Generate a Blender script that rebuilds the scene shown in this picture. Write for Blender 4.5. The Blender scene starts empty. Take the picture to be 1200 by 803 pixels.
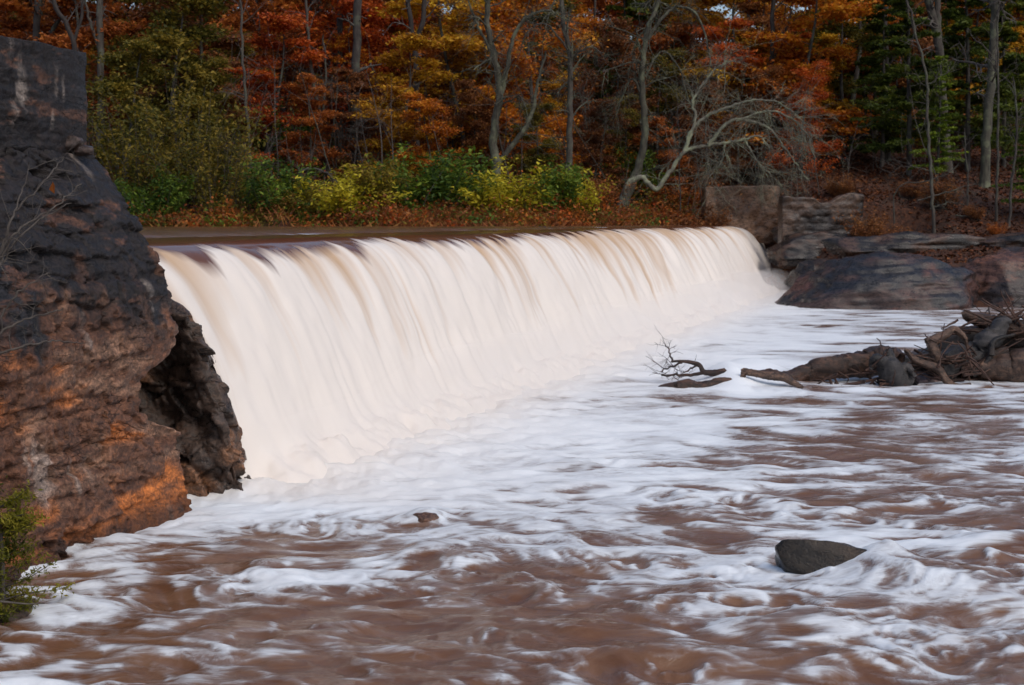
import bpy, math, random
import numpy as np
from mathutils import Vector

sc = bpy.context.scene
COL = sc.collection
R = math.radians

# ------------------------------------------------------------------ camera model
FPX = 1650.0
PITCH = math.atan((401.5 - 258.0) / FPX)
CAM = np.array([0.0, 0.0, 4.0])
_F = np.array([0, math.cos(PITCH), -math.sin(PITCH)])
_U = np.array([0, math.sin(PITCH), math.cos(PITCH)])
def ray(px, py):
    v = _F + _U * ((401.5 - py) / FPX); v = v + np.array([(px - 600) / FPX, 0, 0]); return v
def D(px, py, Y):            # point of a measured direction at distance Y
    v = ray(px, py); return CAM + v * (Y / v[1])
def G(px, py, z=0.0):        # point of a measured direction on level z
    v = ray(px, py); return CAM + v * ((z - CAM[2]) / v[2])

# ------------------------------------------------------------------ noise
def _h(ix, iy, iz, seed):
    n = (ix.astype(np.int64) * 374761393 + iy.astype(np.int64) * 668265263 + iz.astype(np.int64) * 1274126177 + seed * 974634533) & 0xffffffff
    n = ((n ^ (n >> 13)) * 1274126177) & 0xffffffff
    n = (n ^ (n >> 16)) * 2246822519 & 0xffffffff
    n = n ^ (n >> 15)
    return n.astype(np.float64) / 4294967295.0
def vn3(x, y, z, seed=0):
    x, y, z = np.broadcast_arrays(np.asarray(x, float), np.asarray(y, float), np.asarray(z, float))
    ix, iy, iz = np.floor(x), np.floor(y), np.floor(z)
    fx, fy, fz = x - ix, y - iy, z - iz
    u = fx*fx*fx*(fx*(fx*6-15)+10); v = fy*fy*fy*(fy*(fy*6-15)+10); w = fz*fz*fz*(fz*(fz*6-15)+10)
    ix = ix.astype(np.int64); iy = iy.astype(np.int64); iz = iz.astype(np.int64)
    def c(a, b, d): return _h(ix+a, iy+b, iz+d, seed)
    x00 = c(0,0,0)*(1-u)+c(1,0,0)*u; x10 = c(0,1,0)*(1-u)+c(1,1,0)*u
    x01 = c(0,0,1)*(1-u)+c(1,0,1)*u; x11 = c(0,1,1)*(1-u)+c(1,1,1)*u
    return ((x00*(1-v)+x10*v)*(1-w)+(x01*(1-v)+x11*v)*w)*2-1
def vn2(x, y, seed=0):
    x, y = np.broadcast_arrays(np.asarray(x, float), np.asarray(y, float))
    ix, iy = np.floor(x), np.floor(y); fx, fy = x-ix, y-iy
    u = fx*fx*fx*(fx*(fx*6-15)+10); v = fy*fy*fy*(fy*(fy*6-15)+10)
    ix = ix.astype(np.int64); iy = iy.astype(np.int64); iz = np.zeros_like(ix)
    def c(a, b): return _h(ix+a, iy+b, iz, seed)
    return ((c(0,0)*(1-u)+c(1,0)*u)*(1-v)+(c(0,1)*(1-u)+c(1,1)*u)*v)*2-1
def fbm2(x, y, seed=0, o=4, g=0.5):
    a, s, t, f = 1.0, 0.0, 0.0, 1.0
    for k in range(o):
        s = s + a*vn2(np.asarray(x)*f+k*17.3, np.asarray(y)*f+k*9.1, seed+k); t += a; a *= g; f *= 2.03
    return s/t*1.5
def fbm3(x, y, z, seed=0, o=4, g=0.5):
    a, s, t, f = 1.0, 0.0, 0.0, 1.0
    for k in range(o):
        s = s + a*vn3(np.asarray(x)*f+k*17.3, np.asarray(y)*f+k*9.1, np.asarray(z)*f+k*5.7, seed+k); t += a; a *= g; f *= 2.03
    return s/t*1.5
def sst(a, b, x):
    t = np.clip((np.asarray(x, float)-a)/(b-a), 0, 1); return t*t*(3-2*t)

# ------------------------------------------------------------------ meshes
def mesh_np(name, V, F, smooth=True, mats=(), attrs=None, midx=None):
    V = np.ascontiguousarray(V, np.float32).reshape(-1, 3); F = np.ascontiguousarray(F, np.int32)
    n, k = F.shape
    m = bpy.data.meshes.new(name)
    m.vertices.add(len(V)); m.vertices.foreach_set('co', V.ravel())
    m.loops.add(n*k); m.loops.foreach_set('vertex_index', F.ravel())
    m.polygons.add(n)
    m.polygons.foreach_set('loop_start', np.arange(0, n*k, k, dtype=np.int32))
    m.polygons.foreach_set('loop_total', np.full(n, k, np.int32))
    if midx is not None: m.polygons.foreach_set('material_index', np.asarray(midx, np.int32))
    m.update(calc_edges=True)
    m.polygons.foreach_set('use_smooth', np.full(n, smooth, bool))
    for an, av in (attrs or {}).items():
        av = np.asarray(av, np.float32)
        if av.ndim == 2:
            a = m.attributes.new(an, 'FLOAT_COLOR', 'POINT')
            if av.shape[1] == 3: av = np.concatenate([av, np.ones((len(av), 1), np.float32)], 1)
            a.data.foreach_set('color', np.ascontiguousarray(av).ravel())
        else:
            a = m.attributes.new(an, 'FLOAT', 'POINT'); a.data.foreach_set('value', av)
    for mt in mats: m.materials.append(mt)
    m.update(); m.validate()
    return m
def link(name, mesh, parent=None, loc=None):
    o = bpy.data.objects.new(name, mesh); COL.objects.link(o)
    if parent is not None: o.parent = parent
    if loc is not None: o.location = [float(c) for c in loc]
    return o
def tag(o, label=None, cat=None, group=None, kind=None):
    if label: o['label'] = label
    if cat: o['category'] = cat
    if group: o['group'] = group
    if kind: o['kind'] = kind
    return o
def empty(name, loc, label, cat, group=None):
    o = bpy.data.objects.new(name, None); COL.objects.link(o); o.location = [float(c) for c in loc]
    o.empty_display_size = 0.3
    return tag(o, label, cat, group)
def grid_faces(nr, nc):
    i = np.arange(nr*nc).reshape(nr, nc)
    return np.stack([i[:-1,:-1].ravel(), i[:-1,1:].ravel(), i[1:,1:].ravel(), i[1:,:-1].ravel()], 1)

class Tubes:
    def __init__(s): s.V=[]; s.F=[]; s.n=0; s.T=[]; s.m=0; s.M=[]
    def add(s, pts, rad, k=6, t=0.0, rough=0.0, rng=None, bark=None):
        P = np.asarray(pts, float); r = np.broadcast_to(np.asarray(rad, float), (len(P),))
        T = np.gradient(P, axis=0); T /= np.linalg.norm(T, axis=1, keepdims=True)+1e-9
        ref = np.array([0.31, 0.17, 0.93]) if abs(T[:,2]).mean() < .75 else np.array([0.9, 0.4, 0.1])
        A = np.cross(T, ref); A /= np.linalg.norm(A, axis=1, keepdims=True)+1e-9
        B = np.cross(T, A)
        th = np.arange(k)*2*math.pi/k
        rr = r[:,None]*np.ones((1,k))
        if rough and rng is not None: rr = rr*(1+rough*rng.standard_normal(rr.shape))
        if bark is not None:
            ll=np.concatenate([[0],np.cumsum(np.linalg.norm(np.diff(P,axis=0),axis=1))])[:,None]; ct=np.cos(th)[None,:]; st_=np.sin(th)[None,:]
            rr = rr*(1+.15*fbm3(ct*1.2+bark,st_*1.2,ll*.7,bark,3)+.17*fbm3(ct*5+bark,st_*5,ll*1.1,bark+4,4,.6)+.05*rng.standard_normal(rr.shape))
        ring = P[:,None,:] + rr[:,:,None]*(A[:,None,:]*np.cos(th)[None,:,None] + B[:,None,:]*np.sin(th)[None,:,None])
        n = len(P); base = s.n
        s.V.append(ring.reshape(-1,3)); s.V.append(P[[0,-1]])
        i = base+np.arange(n*k).reshape(n,k); j = np.roll(i, -1, 1)
        s.F.append(np.stack([i[:-1].ravel(), j[:-1].ravel(), j[1:].ravel(), i[1:].ravel()],1))
        c0, c1 = base+n*k, base+n*k+1
        # caps as degenerate-free quads pairs (k even) else tri fans folded to quads
        for c, rw, fl in ((c0, i[0], 1), (c1, i[-1], 0)):
            q=[]
            if k % 2 == 0:
                for a in range(0, k, 2):
                    x=[c, rw[a], rw[(a+1)%k], rw[(a+2)%k]]
                    q.append(x[::-1] if not fl else x)
                s.F.append(np.array(q))
        s.M.append(np.full(sum(len(f) for f in s.F)-sum(len(f) for f in s.M), s.m))
        s.n += n*k+2
        s.T.append(np.full(n*k+2, t))
    def mesh(s, name, mats, smooth=True, attr='tint'):
        return mesh_np(name, np.concatenate(s.V), np.concatenate(s.F), smooth, mats, {attr: np.concatenate(s.T)}, np.concatenate(s.M) if len(mats)>1 else None)

def resample(pts, n):
    P = np.asarray(pts, float)
    if len(P) > 2:                                   # Catmull-Rom through the points
        Q = np.concatenate([[2*P[0]-P[1]], P, [2*P[-1]-P[-2]]]); out=[]
        for i in range(1, len(Q)-2):
            for t in np.linspace(0, 1, 9)[:-1]:
                a,b,c,d = Q[i-1],Q[i],Q[i+1],Q[i+2]
                out.append(.5*((2*b)+(-a+c)*t+(2*a-5*b+4*c-d)*t*t+(-a+3*b-3*c+d)*t**3))
        out.append(P[-1]); P=np.array(out)
    s = np.concatenate([[0], np.cumsum(np.linalg.norm(np.diff(P,axis=0),axis=1))])
    u = np.linspace(0, s[-1], n)
    return np.stack([np.interp(u, s, P[:,k]) for k in range(3)], 1)

def branch(rng, p, d, L, n, wander, up):
    d = np.array(d, float); d /= np.linalg.norm(d)
    pts=[np.array(p, float)]
    for i in range(n):
        d = d + rng.normal(size=3)*wander + np.array([0,0,up]); d /= np.linalg.norm(d)
        pts.append(pts[-1]+d*L/n)
    return np.array(pts)

def leaves(rng, C, size, flat=0.6, aspect=0.55):
    N = len(C)
    n = rng.normal(size=(N,3)); n[:,2] = np.abs(n[:,2])+flat; n /= np.linalg.norm(n,axis=1,keepdims=True)
    t = rng.normal(size=(N,3)); t -= n*(t*n).sum(1,keepdims=True); t /= np.linalg.norm(t,axis=1,keepdims=True)
    b = np.cross(n, t)
    L = (size*rng.uniform(.4,1.65,N))[:,None]; W = L*aspect
    fold = n*L*rng.uniform(-.15,.25,N)[:,None]
    V = np.stack([C+t*L, C+b*W+fold, C-t*L*.9, C-b*W+fold],1).reshape(-1,3)
    return V, np.arange(N*4).reshape(N,4)

# ------------------------------------------------------------------ materials
def new_mat(name):
    m = bpy.data.materials.new(name); m.use_nodes = True
    nt = m.node_tree; nt.nodes.clear()
    return m, nt
def N(nt, t, ins=None, **kw):
    n = nt.nodes.new(t)
    for k, v in kw.items(): setattr(n, k, v)
    for k, v in (ins or {}).items():
        if isinstance(v, bpy.types.NodeSocket): nt.links.new(v, n.inputs[k])
        else: n.inputs[k].default_value = v
    return n
def ramp(nt, fac, stops, interp='LINEAR'):
    n = nt.nodes.new('ShaderNodeValToRGB'); cr = n.color_ramp; cr.interpolation = interp
    while len(cr.elements) < len(stops): cr.elements.new(0.5)
    for e, (p, c) in zip(cr.elements, stops):
        e.position = p; e.color = (c, c, c, 1) if not hasattr(c, '__len__') else (*c, 1)
    nt.links.new(fac, n.inputs['Fac']); return n.outputs['Color']
def mixc(nt, fac, a, b, mode='MIX'):
    n = nt.nodes.new('ShaderNodeMix'); n.data_type='RGBA'; n.blend_type=mode
    for s, v in ((n.inputs[0], fac), (n.inputs[6], a), (n.inputs[7], b)):
        if isinstance(v, bpy.types.NodeSocket): nt.links.new(v, s)
        else: s.default_value = v if not hasattr(v,'__len__') else ((*v,1) if len(v)==3 else v)
    return n.outputs[2]
def mth(nt, op, a, b=0.0, clamp=False):
    n = nt.nodes.new('ShaderNodeMath'); n.operation=op; n.use_clamp=clamp
    for s, v in ((n.inputs[0], a), (n.inputs[1], b)):
        if isinstance(v, bpy.types.NodeSocket): nt.links.new(v, s)
        else: s.default_value = v
    return n.outputs[0]
def coords(nt, scale=(1,1,1)):
    tc = nt.nodes.new('ShaderNodeTexCoord')
    mp = N(nt, 'ShaderNodeMapping', {'Vector': tc.outputs['Object'], 'Scale': scale}); return mp.outputs['Vector']
def noise(nt, vec, scale, detail=4, rough=.55, dist=0.0):
    return N(nt, 'ShaderNodeTexNoise', {'Vector': vec, 'Scale': scale, 'Detail': detail, 'Roughness': rough, 'Distortion': dist}).outputs['Fac']
def out(nt, bsdf): N(nt, 'ShaderNodeOutputMaterial', {'Surface': bsdf})

def leaf_mat(name, a, b, c, tr=0.38):
    m, nt = new_mat(name)
    at = N(nt, 'ShaderNodeAttribute', attribute_name='tint')
    oi = nt.nodes.new('ShaderNodeObjectInfo')
    f = mth(nt, 'ADD', at.outputs['Fac'], mth(nt, 'MULTIPLY', mth(nt,'SUBTRACT',oi.outputs['Random'],.5), .2), True)
    colr = ramp(nt, f, [(0.08, a), (0.5, b), (0.95, c)])
    d = N(nt, 'ShaderNodeBsdfPrincipled', {'Base Color': colr, 'Roughness': .6, 'Specular IOR Level': .25})
    t = N(nt, 'ShaderNodeBsdfTranslucent', {'Color': colr})
    mx = N(nt, 'ShaderNodeMixShader', {0: tr, 1: d.outputs[0], 2: t.outputs[0]})
    out(nt, mx.outputs[0]); return m
def bark_mat(name, a, b, lichen=None, scale=6):
    m, nt = new_mat(name)
    v = coords(nt, (1,1,.25)); n1 = noise(nt, v, scale, 6, .65); n2 = noise(nt, coords(nt), 1.3, 4, .6)
    colr = mixc(nt, ramp(nt, n1, [(.35,0.0),(.65,1.0)]), a, b)
    if lichen: colr = mixc(nt, ramp(nt, n2, [(.5,0.0),(.62,.85)]), colr, lichen)
    bp = N(nt, 'ShaderNodeBump', {'Height': n1, 'Strength': .6, 'Distance': .03})
    p = N(nt, 'ShaderNodeBsdfPrincipled', {'Base Color': colr, 'Roughness': .85, 'Normal': bp.outputs[0]})
    out(nt, p.outputs[0]); return m
def rock_mat(name, rough=.5, bumpd=.03, spread=(.55,1.45), scale=5, spec=.5, crack=0):
    m, nt = new_mat(name)
    at = N(nt, 'ShaderNodeAttribute', attribute_name='col')
    v = coords(nt); vs = coords(nt, (1,1,2.0))
    n1 = noise(nt, vs, scale, 8, .65, .4); n2 = noise(nt, v, scale*5, 5, .7)
    mm = mth(nt,'ADD', mth(nt,'MULTIPLY',n1,.5), mth(nt,'MULTIPLY',n2,.5))
    k = ramp(nt, mm, [(.37, spread[0]), (.5, 1.0*.9), (.63, spread[1])])
    if crack:
        wv = N(nt,'ShaderNodeVectorMath',{0:coords(nt,(1,1,3.6)),1:mixc(nt,1.0,N(nt,'ShaderNodeTexNoise',{'Vector':v,'Scale':2.5,'Detail':4.0}).outputs['Color'],(.55,.55,.55),'MULTIPLY')},operation='ADD').outputs[0]
        vo = N(nt,'ShaderNodeTexVoronoi',{'Vector':wv,'Scale':crack},feature='DISTANCE_TO_EDGE').outputs['Distance']
        ck = ramp(nt, vo, [(0.0,0.0),(.035,1.0)])
        gate = ramp(nt, noise(nt, v, 1.1, 3), [(.36,0.0),(.46,1.0)])
        ck = mth(nt,'MAXIMUM',ck,gate)
        k = mixc(nt, ck, mixc(nt,1.0,k,(.45,.45,.45),'MULTIPLY'), k); mm = mth(nt,'ADD',mm,mth(nt,'MULTIPLY',ck,.35))
    colr = mixc(nt, 1.0, at.outputs['Color'], k, 'MULTIPLY')
    rg = ramp(nt, n1, [(.35, max(rough-.18,.05)), (.65, min(rough+.22,1))])
    bp = N(nt, 'ShaderNodeBump', {'Height': mm, 'Strength': .9, 'Distance': bumpd})
    p = N(nt, 'ShaderNodeBsdfPrincipled', {'Base Color': colr, 'Roughness': rg, 'Normal': bp.outputs[0], 'Specular IOR Level': spec})
    out(nt, p.outputs[0]); return m

def water_mat():
    m, nt = new_mat('silty_water')
    fo = N(nt, 'ShaderNodeAttribute', attribute_name='foam').outputs['Fac']
    v = coords(nt, (.55,1.3,1))
    warp = N(nt,'ShaderNodeTexNoise',{'Vector':v,'Scale':.9,'Detail':2.0})
    vv = N(nt,'ShaderNodeVectorMath',{0:v,1:mixc(nt,1.0,warp.outputs['Color'],(1.3,1.3,0),'MULTIPLY')},operation='ADD').outputs[0]
    n1 = noise(nt, vv, 2.2, 6, .62, .6)
    n2 = noise(nt, vv, 7.0, 5, .65, .8)
    n3 = noise(nt, vv, 19.0, 4, .7, .5)
    nn = mth(nt,'ADD', mth(nt,'ADD', mth(nt,'MULTIPLY',n1,.4), mth(nt,'MULTIPLY',n2,.36)), mth(nt,'MULTIPLY',n3,.24))
    f = mth(nt,'ADD', fo, mth(nt,'MULTIPLY', mth(nt,'SUBTRACT',nn,.5), 1.25))
    ff = ramp(nt, f, [(.26,0.0),(.40,.13),(.50,.40),(.60,.82),(.80,1.0)])
    silt = mixc(nt, ramp(nt,n1,[(.35,0.0),(.65,1.0)]), (.13,.058,.029), (.20,.108,.063))
    wm = N(nt, 'ShaderNodeAttribute', attribute_name='cream').outputs['Fac']
    foamc = mixc(nt, ramp(nt,f,[(.5,0.0),(1.0,1.0)]), (.62,.665,.71), (.81,.855,.89))
    foamc = mixc(nt, wm, foamc, (.77,.735,.695))
    colr = mixc(nt, ff, silt, foamc)
    rg = ramp(nt, ff, [(0,.11),(1,.65)])
    bp = N(nt,'ShaderNodeBump',{'Height':mth(nt,'ADD',nn,mth(nt,'MULTIPLY',ff,.4)),'Strength':.5,'Distance':.06})
    p = N(nt,'ShaderNodeBsdfPrincipled',{'Base Color':colr,'Roughness':rg,'Normal':bp.outputs[0],'IOR':1.33})
    out(nt,p.outputs[0]); return m
def falls_mat():
    m, nt = new_mat('falling_water')
    fo = N(nt,'ShaderNodeAttribute',attribute_name='foam').outputs['Fac']
    st = N(nt,'ShaderNodeAttribute',attribute_name='streak').outputs['Fac']
    silt = (.13,.052,.027)
    tan = (.55,.385,.25); cream=(.765,.705,.645)
    body = mixc(nt, ramp(nt, st, [(.05,0.0),(.5,1.0)]), tan, cream)
    colr = mixc(nt, ramp(nt, fo,[(.2,0.0),(.45,.5),(.75,1.0)]), silt, body)
    rg = ramp(nt, fo, [(.1,.12),(.8,.75)])
    p = N(nt,'ShaderNodeBsdfPrincipled',{'Base Color':colr,'Roughness':rg,'IOR':1.33,'Specular IOR Level':.4})
    out(nt,p.outputs[0]); return m
def ground_mat():
    m, nt = new_mat('leaf_litter_ground')
    v = coords(nt); n1 = noise(nt,v,.35,5,.6); n2 = noise(nt,v,4.5,6,.75); n3=noise(nt,v,14,3,.7)
    c1 = ramp(nt, n2, [(.3,(.015,.008,.005)),(.45,(.05,.018,.008)),(.58,(.09,.03,.011)),(.72,(.14,.055,.02))])
    c2 = mixc(nt, ramp(nt,n1,[(.5,0.0),(.68,.6)]), c1, (.05,.035,.018))
    bp = N(nt,'ShaderNodeBump',{'Height':mth(nt,'ADD',n2,n3),'Strength':.8,'Distance':.12})
    p = N(nt,'ShaderNodeBsdfPrincipled',{'Base Color':c2,'Roughness':.9,'Normal':bp.outputs[0]})
    out(nt,p.outputs[0]); return m

LM = {
 'orange': leaf_mat('orange_leaves',(0.217,0.054,0.009),(0.559,0.155,0.013),(0.660,0.310,0.023)),
 'red':    leaf_mat('red_leaves',(0.186,0.031,0.009),(0.497,0.085,0.016),(0.660,0.186,0.028)),
 'gold':   leaf_mat('gold_leaves',(0.217,0.085,0.009),(0.559,0.265,0.016),(0.660,0.420,0.031)),
 'olive':  leaf_mat('olive_leaves',(0.047,0.051,0.009),(0.135,0.115,0.016),(0.297,0.203,0.027)),
 'yellow': leaf_mat('yellow_leaves',(0.109,0.116,0.009),(0.420,0.358,0.018),(0.660,0.559,0.047)),
 'green':  leaf_mat('green_leaves',(0.024,0.051,0.009),(0.074,0.142,0.022),(0.189,0.257,0.027)),
 'pine':   leaf_mat('pine_needles',(.025,.042,.007),(.080,.110,.013),(.17,.185,.022),.35),
 'brightpine': leaf_mat('bright_pine_needles',(0.050,0.088,0.010),(0.138,0.200,0.018),(0.250,0.312,0.025),.25),
 'brown':  leaf_mat('brown_leaves',(0.093,0.034,0.014),(0.217,0.078,0.028),(0.358,0.155,0.047)),
 'rust':   leaf_mat('rust_leaves',(0.155,0.040,0.013),(0.358,0.101,0.022),(0.559,0.186,0.031)),
 'cedar': leaf_mat('cedar_leaves',(.05,.06,.006),(.15,.15,.012),(.28,.24,.025),.35),
 'litter': leaf_mat('fallen_leaves',(.035,.012,.006),(.105,.030,.010),(.22,.075,.02),.1),
 'grass':  leaf_mat('dry_red_grass',(0.135,0.041,0.016),(0.324,0.115,0.041),(0.459,0.230,0.068),.3),
}
BARK = bark_mat('grey_bark',(.02,.016,.014),(.065,.053,.046),(.08,.085,.06))
PALE = bark_mat('pale_bark',(.028,.022,.018),(.08,.068,.056),(.085,.09,.062))
DARKB = bark_mat('dark_bark',(.012,.009,.008),(.04,.03,.026))
LICH = bark_mat('lichen_bark',(.03,.027,.02),(.085,.08,.057),(.13,.14,.085))
TWIG = bark_mat('twig_bark',(.04,.032,.028),(.11,.095,.082))
ROCK = rock_mat('wet_rock',.33,.04,(.15,2.1),4.5,.45,1.6)
WALL = rock_mat('stained_stone',.5,.05,(.2,2.0),5.5,.35,2.6)
WOOD = rock_mat('wet_driftwood',.42,.05,(.15,2.1),8,.45)
WETROCK = rock_mat('soaked_rock',.2,.025,(.3,1.8),7,.4,0)
PALELICH = bark_mat('pale_lichen_bark',(.07,.065,.05),(.20,.19,.145),(.26,.28,.18))
WATER = water_mat(); FALLS = falls_mat(); GROUND = ground_mat()

# ------------------------------------------------------------------ weir line
B0 = G(303, 572); B1 = G(922, 333)
dv = B1-B0; LEN = float(np.linalg.norm(dv)); dv = dv/LEN
nv = np.array([dv[1], -dv[0], 0])
ZP = 3.68
def off(s): return 1.95 + (2.6-1.95)*np.clip(s/LEN,0,1)

# ------------------------------------------------------------------ terrain
_sx = np.array([-140,-60,-35,-17.5,-8,0,6,12,15.5,19])
_sy = np.array([  58, 63, 66, 69, 71,74,78.5,86, 89,90])
def hill(d):
    d = np.asarray(d,float); return .9*(1-np.exp(-np.maximum(d,0)/1.2)) + .20*np.maximum(d-3,0)*(1-.0016*np.clip(d,0,110))
def terrain(x, y):
    x = np.asarray(x,float); y=np.asarray(y,float)
    ys = np.interp(x, _sx, _sy) + .9*fbm2(x*.35, x*0+3.3, 4, 3)
    d = y-ys
    zl = np.where(d>0, 3.35+hill(d), np.maximum(3.35+2.6*d, -1.6))
    ysr = 64.5 + .8*fbm2(x*.3, x*0+8.8, 9, 2)
    dr = y-ysr
    stp = sst(24.5,22.0,x)
    zr = np.where(dr>0, 2.1*sst(0,4,dr)+.5*sst(4,12,dr)+2.3*(stp*sst(15.9,17.0,dr)+(1-stp)*sst(7,22,dr))+.20*np.maximum(dr-17,0)*(1-.0016*np.clip(dr,0,110)), np.maximum(.5*dr,-1.6))
    w = sst(14.0,18.0,x)
    z = zl*(1-w)+zr*w
    z = z + .28*fbm2(x*.22,y*.22,21,4)*sst(-1,6,np.maximum(d*(1-w)+dr*w,-1))
    # left bank behind the abutment and near banks
    wl = (x - (-7.4 + .32*(np.minimum(y,19.3)-19.3)))
    lb = sst(.2,-1.2,wl)*sst(21.5,18.5,y)
    z = z*(1-lb)+5.7*lb
    nb = sst(-5.2,-6.4,x+.0*y)*sst(16.5,14.5,y)*(1-lb)
    z = z*(1-nb)+np.maximum(z,.25)*nb
    cb = sst(7.0,3.0,y)*(1-lb)
    z = z*(1-cb)+2.3*cb
    return z
gx = np.concatenate([np.arange(-140,-30,2.0), np.arange(-30,40,.6), np.arange(40,141,2.0)])
gy = np.concatenate([np.arange(-20,55,1.2), np.arange(55,125,.6), np.arange(125,301,3.0)])
XX, YY = np.meshgrid(gx, gy)
ZZ = terrain(XX, YY)
tag(link('ground', mesh_np('ground', np.stack([XX,YY,ZZ],-1), grid_faces(len(gy),len(gx)), True, [GROUND])), kind='structure')
def tz(x, y): return float(terrain(np.array([x]), np.array([y]))[0])

# ------------------------------------------------------------------ waterfall
def build_falls():
    ns, nt_ = 520, 120
    q = np.linspace(0,1,ns)
    s = -.34+(LEN+.9)*(np.exp(q*1.6)-1)/(math.exp(1.6)-1)
    # profile along the flow: distance past the lip as a share of off(s), height
    up = np.array([-1.9,-.9,-.35,0,.16,.33,.5,.66,.80,.92,1.02,1.16,1.36])
    zp = np.array([ZP,3.665,3.63,3.54,3.37,3.02,2.44,1.74,1.06,.54,.28,.12,-.03])
    tt = np.linspace(0, len(up)-1, nt_)
    P2 = resample(np.stack([up,zp,0*up],1), nt_)
    u, z = P2[:,0], P2[:,1]
    S, U = np.meshgrid(s, u, indexing='ij'); Zb = np.meshgrid(s, z, indexing='ij')[1]
    T = np.broadcast_to(np.linspace(0,1,nt_)[None,:], S.shape)
    O = off(S)
    U = np.where(U<0, U, U*O)
    # bands of thicker and thinner water, running with the flow
    sh = S + .22*fbm2(S*.5, T*1.2, 31, 2)
    bands = fbm2(sh*.9, T*.9, 32, 3, .5)*(.55+.75*np.clip(fbm2(S*.22,T*1.5,34,2)+.4,0,1)) + .45*fbm2(S*.33,T*.8,35,2); fine = fbm2(sh*6.0, T*1.3, 33, 3); mid = fbm2(sh*2.6, T*1.0+4, 36, 3)
    ro = sst(-.2, .5, U)*(1-sst(O*.98,O*1.3,U)*.6)
    amp = ro*(.10*bands+.02*mid+.045*fbm2(S*1.1,T*6,29,3)*sst(.2,.5,T))
    # broad pleats further along
    amp = amp + ro*.05*np.sin(S*.9+1.5*fbm2(S*.25,0*S,37,2))*sst(6,18,S)
    Un = U + amp; Zn = Zb + .35*amp*sst(0,.6,U)
    # boil where it lands
    lb = sst(O*.86,O*1.08,U)
    Zn = Zn + lb*(.12+.17*fbm2(S*1.7,U*2.2,38,4,.6))*(1-sst(O*1.2,O*1.36,U))
    S = S - .75*(1-sst(.15,.75,T))*np.exp(-np.maximum(S,0)/.5) + .10*fbm2(T*6,0*T,39,3)*sst(.25,.4,T)*np.exp(-S/.2)
    Zn = Zn - .35*sst(.66,.82,T)*np.clip(1-S/.5,0,1)
    base = B0[None,None,:] + dv[None,None,:]*S[...,None] + nv[None,None,:]*(Un-O)[...,None]
    V = base.copy(); V[...,2] = Zn
    # whiteness: brown glassy lip, then streaks merging to cream
    lipw = .16 + .26*np.exp(-np.maximum(S,0)/7) + .16*fbm2(S*.35,0*S,41,2) - .30*sst(10,36,S)
    stk = fbm2(sh*2.2, T*.4, 42, 4, .65)
    foam = sst(lipw-.42, lipw+.36, U + .42*stk)
    streak = .56 + .36*bands + .22*mid + .08*fine - .38*(1-sst(.1,1.5,U)) + .5*sst(O*.6,O*1.05,U)
    streak = np.clip(streak,0,1)
    rg=np.random.default_rng(15); Vx=[V.reshape(-1,3)]; Fx=[grid_faces(ns,nt_)[:, ::-1]]; nx_=ns*nt_; fx=[foam.ravel()]; kx=[streak.ravel()]
    V=np.concatenate(Vx); foam=np.concatenate(fx); streak=np.concatenate(kx)
    m = mesh_np('waterfall', V, np.concatenate(Fx), True, [FALLS], {'foam':foam.ravel(),'streak':streak.ravel()})
    tag(link('waterfall_water', m), kind='structure')
    # still water behind, up to the falls' upper edge
    e0 = B0 - dv*1.0; 
    s = np.concatenate([np.arange(-9,0,1.0), s])
    us = s; edge = B0[None,:] + dv[None,:]*s[:,None] + nv[None,:]*(-1.9-off(s))[:,None]
    rows=[edge]
    ks = np.concatenate([[.25,.5,.8,1.2,1.6,2.1,2.7,3.4,4.2,5.2,6.5,8,10,13], np.arange(18,150,6.)])
    for k in ks:
        rr = edge - nv[None,:]*k; rows.append(rr)
    W = np.array(rows); W[...,2] = ZP
    K_=np.concatenate([[0.],ks])[:,None]*np.ones((1,len(us))); S_=np.broadcast_to(us[None,:],K_.shape)
    W[...,2] += .035*fbm2(S_*2.4,K_*.35,52,3)*np.exp(-K_/6)*sst(0,.8,K_)
    pf = -.45+np.exp(-K_/4.5)*(.42+.75*fbm2(S_*1.6,K_*.16,53,3))
    W[1:,:,2] += .015*fbm2(W[1:,:,0]*.6, W[1:,:,1]*.6, 51, 3)
    # extend ends
    tag(link('pond_water', mesh_np('pond_water', W, grid_faces(W.shape[0],W.shape[1]), True, [WATER],
        {'foam': pf.ravel()})), kind='structure')
    rng=np.random.default_rng(5)
    return
build_falls()

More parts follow.
